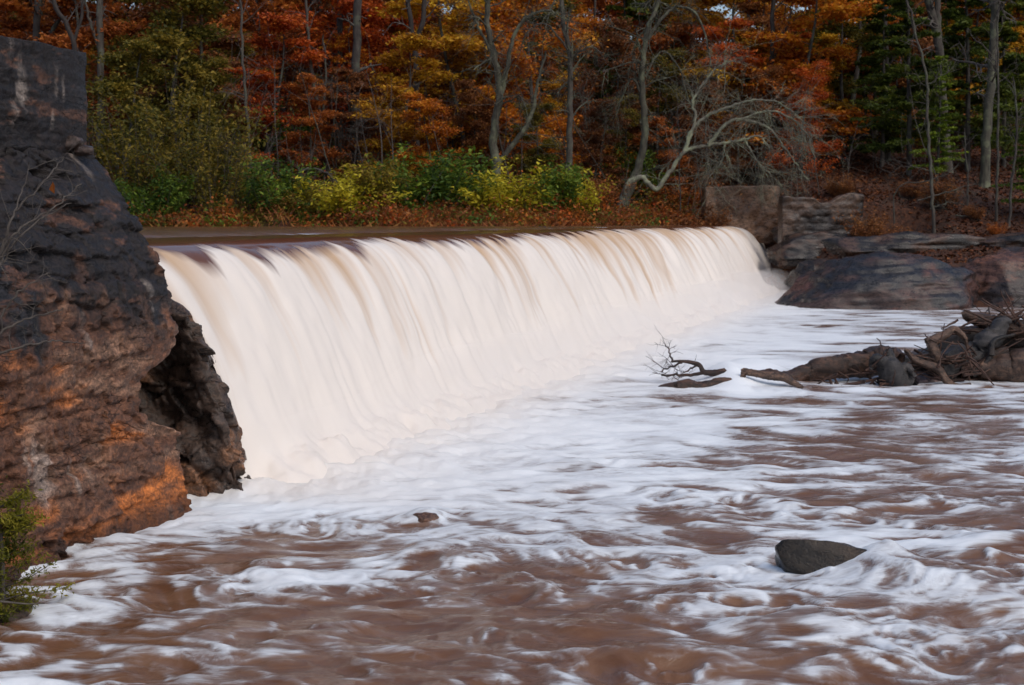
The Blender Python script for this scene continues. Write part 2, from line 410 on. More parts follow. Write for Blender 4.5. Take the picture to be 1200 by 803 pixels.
# ------------------------------------------------------------------ pool of the river below the falls
ROCKC = G(968, 672)
def build_pool():
    nr, nc = 640, 760
    yy = 7.5*np.exp(np.linspace(0, math.log(96/7.5), nr))
    a = np.linspace(-.52,.56,nc)
    Y = np.repeat(yy[:,None],nc,1); X = Y*a[None,:]
    # velocity field (stream function sampled on its own regular grid)
    h=.2; vx=np.arange(-52,56,h); vy=np.arange(5,99,h)
    GX,GY=np.meshgrid(vx,vy)
    psi = GY*1.0 + 1.5*fbm2(GX*.10,GY*.16,61,2) + .72*fbm2(GX*.30,GY*.5,62,2)+.20*fbm2(GX*.8,GY*1.2,63,2)
    for (c,rad) in ((ROCKC,.75),(G(500,612),.4)):
        dx,dy=GX-c[0],GY-c[1]; r2=dx*dx+dy*dy+.15
        psi = psi - dy*rad*rad/r2
    VX = np.gradient(psi,h,axis=0); VY=-np.gradient(psi,h,axis=1)
    sp=np.sqrt(VX**2+VY**2)+.15; VX/=sp; VY/=sp
    def samp(A,x,y):
        fx=np.clip((x-vx[0])/h,0,len(vx)-1.001); fy=np.clip((y-vy[0])/h,0,len(vy)-1.001)
        i=fx.astype(int); j=fy.astype(int); u=fx-i; v=fy-j
        return (A[j,i]*(1-u)+A[j,i+1]*u)*(1-v)+(A[j+1,i]*(1-u)+A[j+1,i+1]*u)*v
    # foam carried along the streamlines
    acc=np.zeros_like(X); acc2=np.zeros_like(X); acc3=np.zeros_like(X); acc0=np.zeros_like(X); wsum=0
    sc_=np.clip(Y/22,.6,2.6)
    for sgn in (1,-1):
        x=X.copy(); y=Y.copy()
        for k in range(11):
            w=1-k/11
            if not(sgn==-1 and k==0):
                acc+=w*vn2(x*2.8,y*2.8,71); acc0+=w*vn2(x*1.1,y*1.3,70); acc2+=w*vn2(x*6.5,y*6.5,72); acc3+=w*vn2(x*15,y*15,73); wsum+=w
            dxs=samp(VX,x,y); dys=samp(VY,x,y)
            x=x+sgn*dxs*.045*sc_; y=y+sgn*dys*.045*sc_
    l1=acc/wsum; l2=acc2/wsum
    l0=acc0/wsum; l0=l0/l0.std(); l1=l1/l1.std(); l2=l2/l2.std(); l3=acc3/wsum; l3=l3/l3.std()
    # where the foam gathers
    ds=(X-B0[0])*nv[0]+(Y-B0[1])*nv[1]           # distance out from the foot of the falls
    al=(X-B0[0])*dv[0]+(Y-B0[1])*dv[1]
    M = .31+.50*np.exp(-np.maximum(ds,0)/4.0)+.27*np.exp(-np.maximum(ds,0)/14)
    M = M + .02*sst(24,38,Y) - .05*sst(20,12,Y) - .10*sst(30,22,Y)*sst(14,20,Y)*0 + .20*sst(-1,4.5,X)*sst(20,14,Y)
    M = M*np.where(al<0, np.exp(al*.12), 1)
    def blob(px,py,rx,ry,k):
        c=G(px,py); cx=rx/FPX*c[1]; cy=abs(G(px,py-ry)[1]-G(px,py+ry)[1])/2
        return k*np.exp(-((X-c[0])/cx)**2-((Y-c[1])/cy)**2)
    for b in ((330,678,75,14,.42),(95,700,60,26,.34),(50,796,90,16,.75),(230,795,70,14,.25),(120,770,60,9,.20),
              (1100,640,110,10,.30),(1110,735,150,55,.22),(860,690,120,45,.16),(760,640,60,25,.12),(560,640,90,12,.12),
              (450,640,60,10,.14),(650,770,80,16,.16),(300,585,60,9,.35),(420,600,90,10,.14),(540,575,120,18,.12),(1000,760,120,30,.14),
              (700,510,160,25,.18),(940,395,160,18,.14),(860,443,34,14,.9),(905,428,60,10,.55),(1000,640,60,14,.2),(1040,668,34,8,.3),
              (270,640,70,22,-.30),(200,680,50,16,-.15),(800,600,110,12,-.18),(1160,607,60,9,-.30),(1010,470,190,7,-.22),(560,700,160,16,-.14),
              (330,745,140,14,-.16),(1130,760,60,9,-.10),(400,720,100,10,-.1),(980,580,120,8,-.12),(1150,490,90,8,-.1),(150,735,80,9,-.15)):
        M = M+blob(*b)
    near=sst(40,14,Y)
    rid = 1-np.abs(l1)*1.6+.3*l2; rid2 = 1-np.abs(l2)*1.5          # thin foam lines where the currents meet
    foam = M + l0*(.07*near+.10*(1-near)) + l1*(.045*near+.10*(1-near)) + l2*(.06*near+.05*(1-near)) + l3*.06*near + (.15*np.clip(rid,-.4,1)+.07*np.clip(rid2,-.4,1)-.035)*near + .10*fbm2(X*.35,Y*.7,75,3) + .0
    cream = np.clip(np.exp(-np.maximum(ds-.8,0)/1.8),0,1)*sst(-1.5,0,al)
    # shape of the surface
    H = .016*l1*sst(60,15,Y)+.009*l2*near+.004*l3*near+.055*fbm2(X*.35,Y*.75,81,3)*sst(80,20,Y)+.034*fbm2(X*1.1,Y*2.2,82,4)*sst(50,14,Y)
    H = H + .13*np.exp(-np.maximum(ds,0)/2.2)*(.5+1.1*fbm2(X*1.5,Y*1.5,83,4,.6))*sst(-1.5,.5,al)
    def bump(px,py,rx,ry,k): return blob(px,py,rx,ry,k)
    for b in ((1120,692,120,16,.28),(960,735,80,12,.12),(820,700,70,10,.09),(1000,775,90,12,.12),(640,735,80,12,.08),(1160,660,50,8,.12),(1140,735,80,12,-.10),(1190,640,60,8,.14),(690,632,50,8,.09),(560,640,60,9,.07),(880,439,44,9,.46),(840,447,24,8,.2),(858,449,22,7,.24),(1034,668,36,9,.17),
              (1035,676,60,12,.16),(500,606,24,8,.1),(760,770,110,14,.1),(1190,490,60,8,.15),(1060,490,60,8,.1),(230,660,60,14,-.05)):
        H = H+bump(*b)
    V=np.stack([X,Y,H],-1)
    F=grid_faces(nr,nc)
    # leave out cells upstream of the falls and inside the left bank
    cx=X.ravel()[F].mean(1); cy=Y.ravel()[F].mean(1)
    dsc=(cx-B0[0])*nv[0]+(cy-B0[1])*nv[1]
    keep=(dsc>-1.6)|(cy<23)
    F=F[keep]
    m=mesh_np('river_water',V,F,True,[WATER],{'foam':foam.ravel(),'cream':cream.ravel()})
    tag(link('river_water',m),kind='structure')
build_pool()

# ------------------------------------------------------------------ spray mist at the foot of the falls
def build_mist():
    m,nt=new_mat('spray_mist')
    v=N(nt,'ShaderNodeVolumePrincipled',{'Color':(.95,.93,.91,1),'Density':.085,'Anisotropy':.0}); N(nt,'ShaderNodeOutputMaterial',{'Volume':v.outputs[0]})
    n=90; k=16; ss=np.linspace(1.2,LEN-.5,n); th=np.arange(k)*2*math.pi/k; f=np.sin(np.linspace(.12,math.pi-.12,n))**.35
    V=np.zeros((n,k,3))
    for a in range(n):
        g=f[a]*(1+.25*float(fbm2(np.array([ss[a]*.25]),np.array([1.5]),91,2)[0])); uu=.25+1.75*g*np.cos(th); zz=.45+1.05*g*np.sin(th)
        V[a]=B0+dv*ss[a]+nv*uu[:,None]; V[a,:,2]=zz
    i=np.arange(n*k).reshape(n,k); j=np.roll(i,-1,1)
    F=np.stack([i[:-1].ravel(),i[1:].ravel(),j[1:].ravel(),j[:-1].ravel()],1); me=mesh_np('mist',V,F,True,[m])
    import bmesh
    bm=bmesh.new(); bm.from_mesh(me); bmesh.ops.holes_fill(bm,edges=bm.edges[:],sides=0); bmesh.ops.recalc_face_normals(bm,faces=bm.faces[:]); bm.to_mesh(me); bm.free()
    tag(link('mist',me),'soft white spray mist along the foot of the falls','mist',kind='stuff')
build_mist()

# ------------------------------------------------------------------ rocks
def ico(sub):
    import bmesh
    bm=bmesh.new(); bmesh.ops.create_icosphere(bm,subdivisions=sub,radius=1)
    V=np.array([v.co[:] for v in bm.verts]); F=np.array([[v.index for v in f.verts] for f in bm.faces]); bm.free(); return V,F
_ICO={}
def rock_geo(seed, size, sub=5, cuts=14, cutd=(.62,.9), rough=.05, power=2.6, strata=0.0):
    if sub not in _ICO: _ICO[sub]=ico(sub)
    V,F=_ICO[sub]; V=V.copy(); rng=np.random.default_rng(seed)
    V=V/((np.abs(V)**power).sum(1)**(1/power))[:,None]
    for k in range(cuts):
        n=rng.normal(size=3); n/=np.linalg.norm(n); hh=rng.uniform(*cutd)*1.1
        d=V@n-hh; V-=n[None,:]*(np.maximum(d,0)*.92)[:,None]
    V=V*np.array(size)[None,:]
    a=max(size)
    o=rng.uniform(0,50)
    f=1.6/a*2
    dd=fbm3(V[:,0]*f+o,V[:,1]*f,V[:,2]*f,seed,4)*rough*a+fbm3(V[:,0]*f*4+o,V[:,1]*f*4,V[:,2]*f*4,seed+3,3)*rough*a*.3
    if strata: dd=dd+strata*fbm3(V[:,0]*.5+o,V[:,1]*.5,V[:,2]*6,seed+7,3)
    nn=V/np.linalg.norm(V,axis=1,keepdims=True)
    return V+nn*dd[:,None],F
def colmix(w,a,b): return np.asarray(a)[None,:]*(1-w)[:,None]+np.asarray(b)[None,:]*w[:,None]
def rock(name,loc,size,seed,ca,cb,label,cat='rock',group=None,rot=(0,0,0),parent=None,**kw):
    V,F=rock_geo(seed,size,**kw)
    w=sst(-.3,.5,fbm3(V[:,0]*1.1+seed,V[:,1]*1.1,V[:,2]*1.6,seed+11,4)*1.2)
    m=mesh_np(name,V,F,True,[WETROCK if name=='boulder' else ROCK],{'col':colmix(w,ca,cb)})
    o=link(name,m,parent,loc); o.rotation_euler=rot
    if parent is None: tag(o,label,cat,group)
    return o

# foreground rock in the rapids and a small one awash
rock('boulder',ROCKC+np.array([.20,.15,-.01]),(.92,.46,.40),101,(.015,.0105,.006),(.05,.031,.018),'dark wet boulder with water sliding over its right side, alone in the near rapids',rot=(.0,.27,-.15),cuts=22,cutd=(.6,.85),power=4,rough=.025)
rock('river_stone',G(498,613)+np.array([0,.1,.02]),(.20,.14,.10),103,(.11,.055,.035),(.20,.11,.07),'small brown stone barely showing above the rapids in front of the falls',sub=4,cuts=8)
# outcrop on the right shore
def outcrop(oc,size,seed,ca,cb,co,label,rot):
    V,F=rock_geo(seed,size,sub=6,cuts=44,cutd=(.74,.96),rough=.04,power=2.05,strata=.12)
    w=sst(-.1,.35,fbm3(V[:,0]*.45+V[:,2]*.6,V[:,1]*.5,V[:,2]*1.2-V[:,0]*.25,seed+2,5,.62)); col=colmix(w,ca,cb)
    w2=sst(.15,.5,fbm3(V[:,0]*.8,V[:,1]*.8,V[:,2]*.8,seed+6,4)); col=col*(1-w2[:,None]*.7)+np.array(co)*w2[:,None]*.7
    o=link('rock_outcrop',mesh_np('rock_outcrop',V,F,True,[ROCK],{'col':col}),None,oc); o.rotation_euler=rot
    tag(o,label,'rock')
outcrop((17.6,66.8,-.2),(5.3,4.0,2.75),111,(.016,.016,.019),(.060,.036,.030),(.10,.042,.03),'broad rounded black bedrock outcrop at the foot of the far end of the falls',(0,-.05,.1))
outcrop((24.6,67.6,-.1),(4.2,3.6,2.75),112,(.028,.020,.018),(.10,.046,.030),(.17,.062,.028),'rust brown bedrock mass right of the black outcrop, behind the driftwood',(0,.03,-.1))
ledges=[((17.2,79.5,2.2),(3.4,2.2,1.2),121,'dark layered rock ledge close beside the far end of the falls'),
        ((20.0,73.2,2.55),(4.6,1.7,.75),122,'long low dark ledge just above the rounded outcrop, under fallen leaves'),
        ((26.5,73.0,2.6),(3.6,1.6,.8),123,'grey ledge at the right edge of the photo above the rounded outcrop'),
        ((15.6,72.5,.9),(1.5,1.9,1.1),124,'dark wet rock between the foot of the falls and the rounded outcrop'),
        ((18.2,85.0,3.0),(3.2,1.6,.9),125,'flat dark ledge at the foot of the ruined mill wall')]
for loc,size,sd,lab in ledges:
    rock('rock_ledge',loc,size,sd,(.015,.012,.011),(.065,.034,.022),lab,'rock ledge','dark ledges on the right bank',cuts=20,power=4,rough=.05,strata=.12)

# ------------------------------------------------------------------ ruined stone abutment on the left
def build_abutment():
    rng=np.random.default_rng(7)
    zk=np.array([-.6,0,.35,.95,1.5,2.0,2.45,3.0,3.35,3.8,4.2,4.72,4.86,5.1,6.3])
    pk=np.array([232,222,214,206,202,202,205,199,191,172,155,128,117,112,108.])
    xk=(pk-600)/FPX*19.3
    # ---- body
    zs=np.arange(-.6,4.9,.022)
    ys=np.concatenate([np.arange(9.5,14.5,.05),np.arange(14.5,19.301,.022)])
    endt=np.arange(.05,2.6,.05)
    ns=len(ys)+len(endt)
    courses=[-.6]
    while courses[-1]<7: courses.append(courses[-1]+rng.uniform(.22,.46))
    courses=np.array(courses)
    def blocks(S,Z):
        ci=np.searchsorted(courses,Z,side='right')-1
        zf=(Z-courses[ci])/(courses[ci+1]-courses[ci])
        L=.55+.75*_h(ci,ci*0,ci*0,91)
        q=S/L+_h(ci,ci*0+3,ci*0,92)*7
        bi=np.floor(q).astype(np.int64); sf=q-bi
        r=_h(bi,ci,ci*0,93)
        j=np.minimum(np.minimum(zf,1-zf)*(courses[ci+1]-courses[ci]),np.minimum(sf,1-sf)*L)
        return r,j
    def face(zs,xprof,yend,k_block,seed,depth_top):
        Zg=np.repeat(zs[:,None],ns,1); S=np.zeros_like(Zg)
        i=np.arange(ns)
        V=np.zeros((len(zs),ns,3)); Nn=np.zeros_like(V)
        for r,z in enumerate(zs):
            x0=xprof(z); ye=yend(z)
            yy=ys-(19.3-ye)*sst(16.2,19.3,ys)
            V[r,:len(ys),0]=x0+.32*(yy-19.3); V[r,:len(ys),1]=yy; S[r]=np.concatenate([yy-9.5,yy[-1]-9.5+endt])
            V[r,len(ys):,0]=x0+.32*(ye-19.3)-endt; V[r,len(ys):,1]=ye
        V[...,2]=Zg
        a=sst(len(ys)-6,len(ys)+6,i.astype(float))
        nx=(.95*(1-a)); ny=-.30*(1-a)+a; l=np.hypot(nx,ny)
        Nn[...,0]=(nx/l)[None,:]; Nn[...,1]=(ny/l)[None,:]
        S0=np.concatenate([ys-9.5, ys[-1]-9.5+endt])[None,:]*np.ones_like(Zg)
        Sw=S+.12*fbm2(S*1.2,Zg*1.2,seed+1,2)+.05*fbm2(S*7,Zg*7,seed+14,3); Zw=Zg+.10*fbm2(S*.7,Zg*.9,seed+2,3)+.035*fbm2(S*6,Zg*6,seed+15,3)
        r,j=blocks(Sw,Zw)
        dsp=k_block*((r-.5)*.15-.045*(1-sst(0,.035,j)))
        rg=sst(-.1,.4,fbm2(S*.5+5,Zg*.6,seed+12,2))
        dsp=dsp+(.03+.05*k_block**2)*fbm2(S*.55,Zg*.6,seed+3,4)+.05*rg*fbm2(S*1.3,Zg*5.5,seed+4,4,.6)+.022*fbm2(S*6,Zg*9,seed+5,4,.65)+.03*np.abs(fbm2(S*2.5,Zg*3.5,seed+13,4))
        # broken-out patches
        br=sst(.25,.36,fbm2(S*.7+3,Zg*.85,seed+6,4))*min(1,k_block*1.2); dsp=dsp-br*(.08+.09*fbm2(S*4,Zg*6,seed+7,4,.6))
        fr=np.random.default_rng(seed); npt=1500; pt=fr.uniform([5,-.6],[12.6,6.4],(npt,2)); po=fr.uniform(-.5,.5,npt); ptx=fr.normal(size=(npt,2))
        qx=S0+.06*fbm2(S*5,Zg*5,seed+16,2); qz=Zg+.05*fbm2(S*5+4,Zg*5,seed+17,2); best=np.full(S.shape,9.); fo=np.zeros(S.shape)
        for k in range(npt):                               # angular broken faces, wider than tall
            c0=np.searchsorted(S0[0],pt[k,0]-.6); c1=np.searchsorted(S0[0],pt[k,0]+.6); r0=np.searchsorted(zs,pt[k,1]-.35); r1=np.searchsorted(zs,pt[k,1]+.35)
            if c1<=c0 or r1<=r0: continue
            a_=qx[r0:r1,c0:c1]-pt[k,0]; b_=qz[r0:r1,c0:c1]-pt[k,1]; d=a_*a_+4*b_*b_; m=d<best[r0:r1,c0:c1]
            best[r0:r1,c0:c1]=np.where(m,d,best[r0:r1,c0:c1]); fo[r0:r1,c0:c1]=np.where(m,po[k]+ptx[k,0]*a_*1.6+ptx[k,1]*b_*2.2,fo[r0:r1,c0:c1])
        fw=(.055+.10*br+.04*rg)*min(1,k_block*1.3); dsp=(dsp+fo*fw)*(1-.62*sst(8.3,9.6,S0))
        top=np.clip((zs[-1]-Zg)/.15,0,1)
        V=V+Nn*dsp[...,None]
        V[...,2]+=.03*fbm2(S*1.5,Zg*2,seed+8,3)
        # top surface back into the bank
        back=[]
        for t in np.linspace(.06,1,14):
            q=V[-1].copy(); q[:,0]-=depth_top*t*np.ones(ns); q[len(ys):,0]+=depth_top*t*np.linspace(0,1,len(endt))*.9
            q[:,2]+=.05*fbm2(q[:,0]*2,q[:,1]*2,seed+9,3)-.02*t; back.append(q)
        Vall=np.concatenate([V,np.array(back)],0)
        return Vall,S,Zg,br,r,j
    def colour(V,S,Zg,br,r,j,seed):
        nr=V.shape[0]; S=np.concatenate([S,np.repeat(S[-1:],nr-S.shape[0],0)],0); Z=V[...,2]
        pad=lambda A: np.concatenate([A,np.repeat(A[-1:],nr-A.shape[0],0)],0)
        br=pad(br); r=pad(r)
        n1=fbm2(S*.5,Z*.7,seed+20,4); n2=fbm2(S*1.6,Z*5,seed+21,4,.6); n3=fbm2(S*3.2,Z*1.1,seed+22,4,.6)
        c=np.zeros(V.shape); 
        brown=np.array([.135,.060,.034]); orange=np.array([.46,.14,.03]); black=np.array([.010,.0095,.011]); blue=np.array([.024,.026,.032]); pale=np.array([.42,.35,.30]); tan=np.array([.27,.155,.10])
        def mx(c,w,k): return c*(1-w[...,None])+k*w[...,None]
        c[:]=brown
        c=mx(c,sst(-.1,.5,n2)*.75,tan)
        c=mx(c,sst(.05,.5,n1+.4*n2-.2*(Z-1.2))*.85*sst(3.4,2.2,Z),orange)
        c=mx(c,.5*sst(.6,.85,r)*sst(3.4,2.6,Z),np.array([.13,.06,.035]))
        wet=sst(2.35,3.1,Z+.55*n3+.2*n1)
        c=mx(c,wet*.96,black)
        c=mx(c,wet*sst(.15,.6,n1+.3*n3)*.6,blue)
        c=mx(c,wet*sst(.45,.7,n2*1.1)*.6,np.array([.14,.062,.035]))
        # pale mineral runs
        run=sst(.35,.75,fbm2(S*3.0,Z*.5,seed+25,3,.6)+.35*n1)*sst(.1,.5,fbm2(S*.45+7,Z*1.1,seed+26,2))
        c=mx(c,run*.55,pale)
        c=mx(c,sst(.35,.05,Z)*.8,np.array([.03,.016,.011]))   # dark tide line
        return c.reshape(-1,3)
    root=empty('stone_abutment',(-5.2,17.5,0),'tall ruined masonry wall, black above and rust orange below, left of the falls','wall')
    def put(name,V,S,Zg,br,r,j,seed):
        c=colour(V,S,Zg,br,r,j,seed); W=V.copy()-np.array([-5.2,17.5,0])
        return link(name,mesh_np(name,W,grid_faces(V.shape[0],V.shape[1]),True,[WALL],{'col':c}),root)
    xp=lambda z: float(np.interp(z,zk,xk))
    notch=lambda z: 19.3-.80*float(np.exp(-((z-1.68)/.45)**4))
    A=face(zs,xp,notch,.85,300,2.4); put('lower_masonry',*A,300)
    zs2=np.arange(4.7,6.28,.022)
    xk2=lambda z: float(np.interp(z,[4.7,4.95,6.3],[-5.78,-5.75,-5.72]))
    Bq=face(zs2,xk2,lambda z:19.25,.14,340,2.2); put('upper_masonry',*Bq,340)
    # loose stones on the step between the two
    for k,(px,py,sz) in enumerate([(78,168,.15),(98,177,.11),(50,160,.19),(30,158,.10)]):
        p=D(px,py,18.9)-np.array([-5.2,17.5,0])
        V,F=rock_geo(360+k,(sz*1.5,sz,sz*.7),sub=4,cuts=10)
        link('loose_stone',mesh_np('loose_stone',V,F,True,[ROCK],{'col':np.tile(np.array([.045,.03,.025]),(len(V),1))}),root,p)
    return xp
XP=build_abutment()
# rubble between the wall and the falls
def build_rubble():
    cells_rng=np.random.default_rng(44)
    zs=np.arange(-.4,3.08,.03); ss=np.arange(0,3.0,.03)
    Z,S=np.meshgrid(zs,ss,indexing='ij')
    # right-hand edge follows the falling water; surface faces the camera and the falls
    er=np.interp(zs,[-.4,0,1,2,3,3.4],[*[(v-600)/FPX*20.7 for v in (306,300,280,250,217,201)]])
    X=er[:,None]-.12-np.where(S<1.2,0.25*0,S-1.2)*1.0; Y=20.95-.0*S+np.where(S<1.2,(1.2-S)*.85,0)-.05*(3.3-Z)-.5
    Y=Y+np.where(S>1.2,(S-1.2)*.05,0)+.60*sst(1.25,2.1,S+.15*fbm2(S*0,Z*3,7,2))*sst(2.5,1.9,Z)*sst(.5,1.1,Z)
    P=np.stack([X,Y,Z*(1+.05*fbm2(S*2.2,S*0+2,14,3)*sst(1.2,2.8,Z))],-1); P[...,0]-=.45*sst(2.35,3.08,Z)**2; P[...,1]+=.3*sst(2.5,3.08,Z)
    # angular broken stone: nearest-cell offsets
    pts=cells_rng.uniform([0,-.5],[3.0,3.5],(170,2)); offs=cells_rng.uniform(-.5,.5,170); tx=cells_rng.normal(size=(170,2))*.35
    q=np.stack([S+.08*fbm2(S*3,Z*3,5,2),Z+.08*fbm2(S*3+9,Z*3,6,2)],-1)
    best=np.full(S.shape,9.); sec=np.full(S.shape,9.); o=np.zeros(S.shape)
    for k in range(170):
        d=np.hypot((q[...,0]-pts[k,0]),(q[...,1]-pts[k,1])*1.15)
        val=offs[k]*.30+(q[...,0]-pts[k,0])*tx[k,0]+(q[...,1]-pts[k,1])*tx[k,1]
        m=d<best
        sec=np.where(m,best,np.minimum(sec,d)); o=np.where(m,val,o); best=np.where(m,d,best)
    dsp=o-.05*(1-sst(0,.05,sec-best))+.16*fbm2(S*.8,Z*.8,8,3)+.05*fbm2(S*6,Z*6,9,4,.6)
    nx=np.where(S<1.2,.95,.3); ny=np.where(S<1.2,-.3,-.95)
    t=sst(.9,1.5,S); nx=.95*(1-t)+.1*t; ny=-.3*(1-t)-.98*t
    dsp=dsp*sst(-.2,1.3,S)-.06; P[...,0]+=nx*dsp; P[...,1]+=ny*dsp*.8
    n1=fbm2(S*1.2,Z*1.5,12,3); c=np.zeros(P.shape); c[:]=[.055,.034,.024]
    wv=sst(.1,.6,n1+o*.8)[...,None]; c=c*(1-wv)+np.array([.17,.08,.04])*wv
    back=[]
    for tt in (.3,.8,1.6):
        b=P[-1].copy(); b[:,1]+=tt*.7; back.append(b)
    P2=np.concatenate([P,np.array(back)],0); c2=np.concatenate([c,np.repeat(c[-1:],3,0)],0)
    org=np.array([-4.8,21,0])
    ob=link('rubble_rock',mesh_np('rubble_rock',P2-org,grid_faces(P2.shape[0],P2.shape[1])[:, ::-1],True,[ROCK],{'col':c2.reshape(-1,3)}),None,org)
    tag(ob,'dark wet broken rubble face between the stone wall and the falling water','rock')
build_rubble()
rock('flat_rock',G(255,578)+np.array([0,.35,0]),(.62,.45,.12),131,(.02,.016,.013),(.05,.032,.022),'flat dark rock awash at the left foot of the falls',cuts=10,sub=5)

# ruined mill wall on the far right bank
def masonry(name,p0,p1,z0,z1,th,ca,cb,label,seed,topn,smooth=False):
    d=np.array(p1)-np.array(p0); L=np.hypot(*d); d=d/L; n=np.array([d[1],-d[0]])
    s=np.arange(0,L+.01,.09); z=np.arange(z0,z1+.01,.09)
    loop_s=np.concatenate([np.full(6,0.),s,np.full(6,L)]); loop_o=np.concatenate([np.linspace(-th,-.02,6),np.zeros(len(s)),np.linspace(-.02,-th,6)])
    Sg=np.repeat(loop_s[None,:],len(z),0); Og=np.repeat(loop_o[None,:],len(z),0); Zg=np.repeat(z[:,None],len(loop_s),1)
    zt=z1+topn*fbm2(loop_s*.5,loop_s*0+seed,seed,3); Zg=z0+(Zg-z0)*((zt-z0)/(z1-z0))[None,:]
    ci=np.floor(Zg/.42).astype(np.int64); bi=np.floor(Sg/.9+_h(ci,ci*0,ci*0,seed)*3).astype(np.int64); r=_h(bi,ci,ci*0,seed+1)
    jz=np.abs((Zg/.42)%1-.5)
    r=r*(.25 if smooth else 1)+(.37 if smooth else 0); dsp=(r-.5)*.10-(.0 if smooth else .05)*(jz>.42)+.06*fbm2(Sg*2,Zg*2,seed+2,3)
    X=p0[0]+d[0]*Sg+n[0]*(Og+dsp); Yv=p0[1]+d[1]*Sg+n[1]*(Og+dsp)
    P=np.stack([X,Yv,Zg],-1)
    t=P[-1].copy(); t[:,0]-=n[0]*(th+loop_o); t[:,1]-=n[1]*(th+loop_o); P=np.concatenate([P,t[None]],0)
    w=sst(-.3,.5,fbm2(Sg*.8,Zg*.35,seed+4,4)+.4*(r-.5)); w=np.concatenate([w,w[-1:]],0)
    org=np.array([p0[0],p0[1],z0])
    ob=link(name,mesh_np(name,P-org,grid_faces(P.shape[0],P.shape[1]),True,[ROCK],{'col':colmix(w.ravel(),ca,cb)}),None,org)
    tag(ob,label,'wall')
a=D(826,240,85.4); b=D(914,240,85.8)
masonry('foundation_wall',(a[0],a[1]),(b[0],b[1]),2.6,6.1,.9,(.10,.052,.03),(.30,.175,.105),'pale brown block of ruined mill wall at the far end of the falls',401,.12,True)
a=D(917,240,80.2); b=D(1012,240,80.6)
masonry('foundation_wall',(a[0],a[1]),(b[0],b[1]),2.0,5.5,.8,(.02,.014,.012),(.085,.05,.033),'lower dark ruined mill wall right of the pale block, under leaf litter',402,.5)

# ------------------------------------------------------------------ tree generators
def split_mesh(name, tubes, mats): return tubes.mesh(name, mats)
def maple(seed,H=12.0,n1=20,leaf=.112,lo=.14,spread=.33,per=24,flat=.12):
    rng=np.random.default_rng(seed); T=Tubes(); C=[]; tint=[]
    tr=branch(rng,(0,0,-.3),(rng.normal()*.05,rng.normal()*.05,1),H,14,.05,.05)
    T.add(tr,np.linspace(H*.0135,H*.002,15),8)
    for i in range(n1):
        t=lo+(1-lo)*((i+rng.uniform())/n1); p=tr[min(int(t*14),13)]*(1-(t*14)%1)+tr[min(int(t*14)+1,14)]*((t*14)%1)
        az=rng.uniform(0,2*math.pi); el=rng.uniform(.05,.5)+.4*max(t-.7,0)
        L=H*spread*(1.05-.65*t)*rng.uniform(.6,1.15)
        b=branch(rng,p,(math.cos(az),math.sin(az),el),L,6,.10,-.01)
        T.add(b,np.linspace(H*.0042*(1.2-t),.008,7),5 if False else 4)
        for k in range(6):
            f=rng.uniform(.3,1.0); q=b[int(f*5.99)]
            a2=az+rng.normal()*.9; l2=L*rng.uniform(.25,.5)
            b2=branch(rng,q,(math.cos(a2),math.sin(a2),rng.normal()*.25+.1),l2,4,.14,-.02)
            T.add(b2,np.linspace(.014,.005,5),4)
            ct=rng.normal()*.16
            for j in range(1,5):
                if rng.uniform()<.12: continue
                c=b2[j][None,:]+rng.normal(size=(per,3))*np.array([.36,.36,flat])*(.8+.02*H)
                C.append(c); tint.append(np.clip(.5+ct+.22*rng.normal(size=per)+.18*(t-.5),0,1))
    C=np.concatenate(C); tint=np.concatenate(tint)
    V,F=leaves(rng,C,np.full(len(C),leaf),.7)
    return T.mesh('trunk',[BARK]), mesh_np('crown',V,F,False,[LM['orange']],{'tint':np.repeat(tint,4)})
def pine(seed,H=15.0,nb=80,per=190,leaf=.17):
    rng=np.random.default_rng(seed); T=Tubes(); C=[]; D_=[]; tint=[]
    tr=branch(rng,(0,0,-.3),(0,0,1),H,12,.02,.1); T.add(tr,np.linspace(H*.012,.03,13),8)
    for i in range(nb):
        t=.12+.87*(i+rng.uniform())/nb; p=tr[int(t*12)]*(1-(t*12)%1)+tr[min(int(t*12)+1,12)]*((t*12)%1)
        az=rng.uniform(0,2*math.pi); L=(H*.24*(1.08-t)+.3)*rng.uniform(.6,1.15)
        b=branch(rng,p,(math.cos(az),math.sin(az),.25),L,6,.06,-.07); T.add(b,np.linspace(.03,.006,7),4)
        f=rng.uniform(.15,1,per); ii=np.minimum((f*6).astype(int),5); fr=(f*6-ii)[:,None]
        c=b[ii]*(1-fr)+b[ii+1]*fr
        w=.45*L*(.25+.75*np.minimum(f*1.5,1.6-f))
        side=np.array([-math.sin(az),math.cos(az),0])
        c=c+side[None,:]*(rng.uniform(-1,1,per)*w*.6)[:,None]+rng.normal(size=(per,3))*np.array([.05,.05,.06]); c[:,2]-=.12*rng.uniform(size=per)
        C.append(c); tint.append(np.clip(.45+.15*rng.normal()+.2*rng.normal(size=per),0,1))
    C=np.concatenate(C); tint=np.concatenate(tint)
    V,F=leaves(rng,C,np.full(len(C),leaf),.9,.34)
    return T.mesh('trunk',[BARK]), mesh_np('crown',V,F,False,[LM['pine']],{'tint':np.repeat(tint,4)})
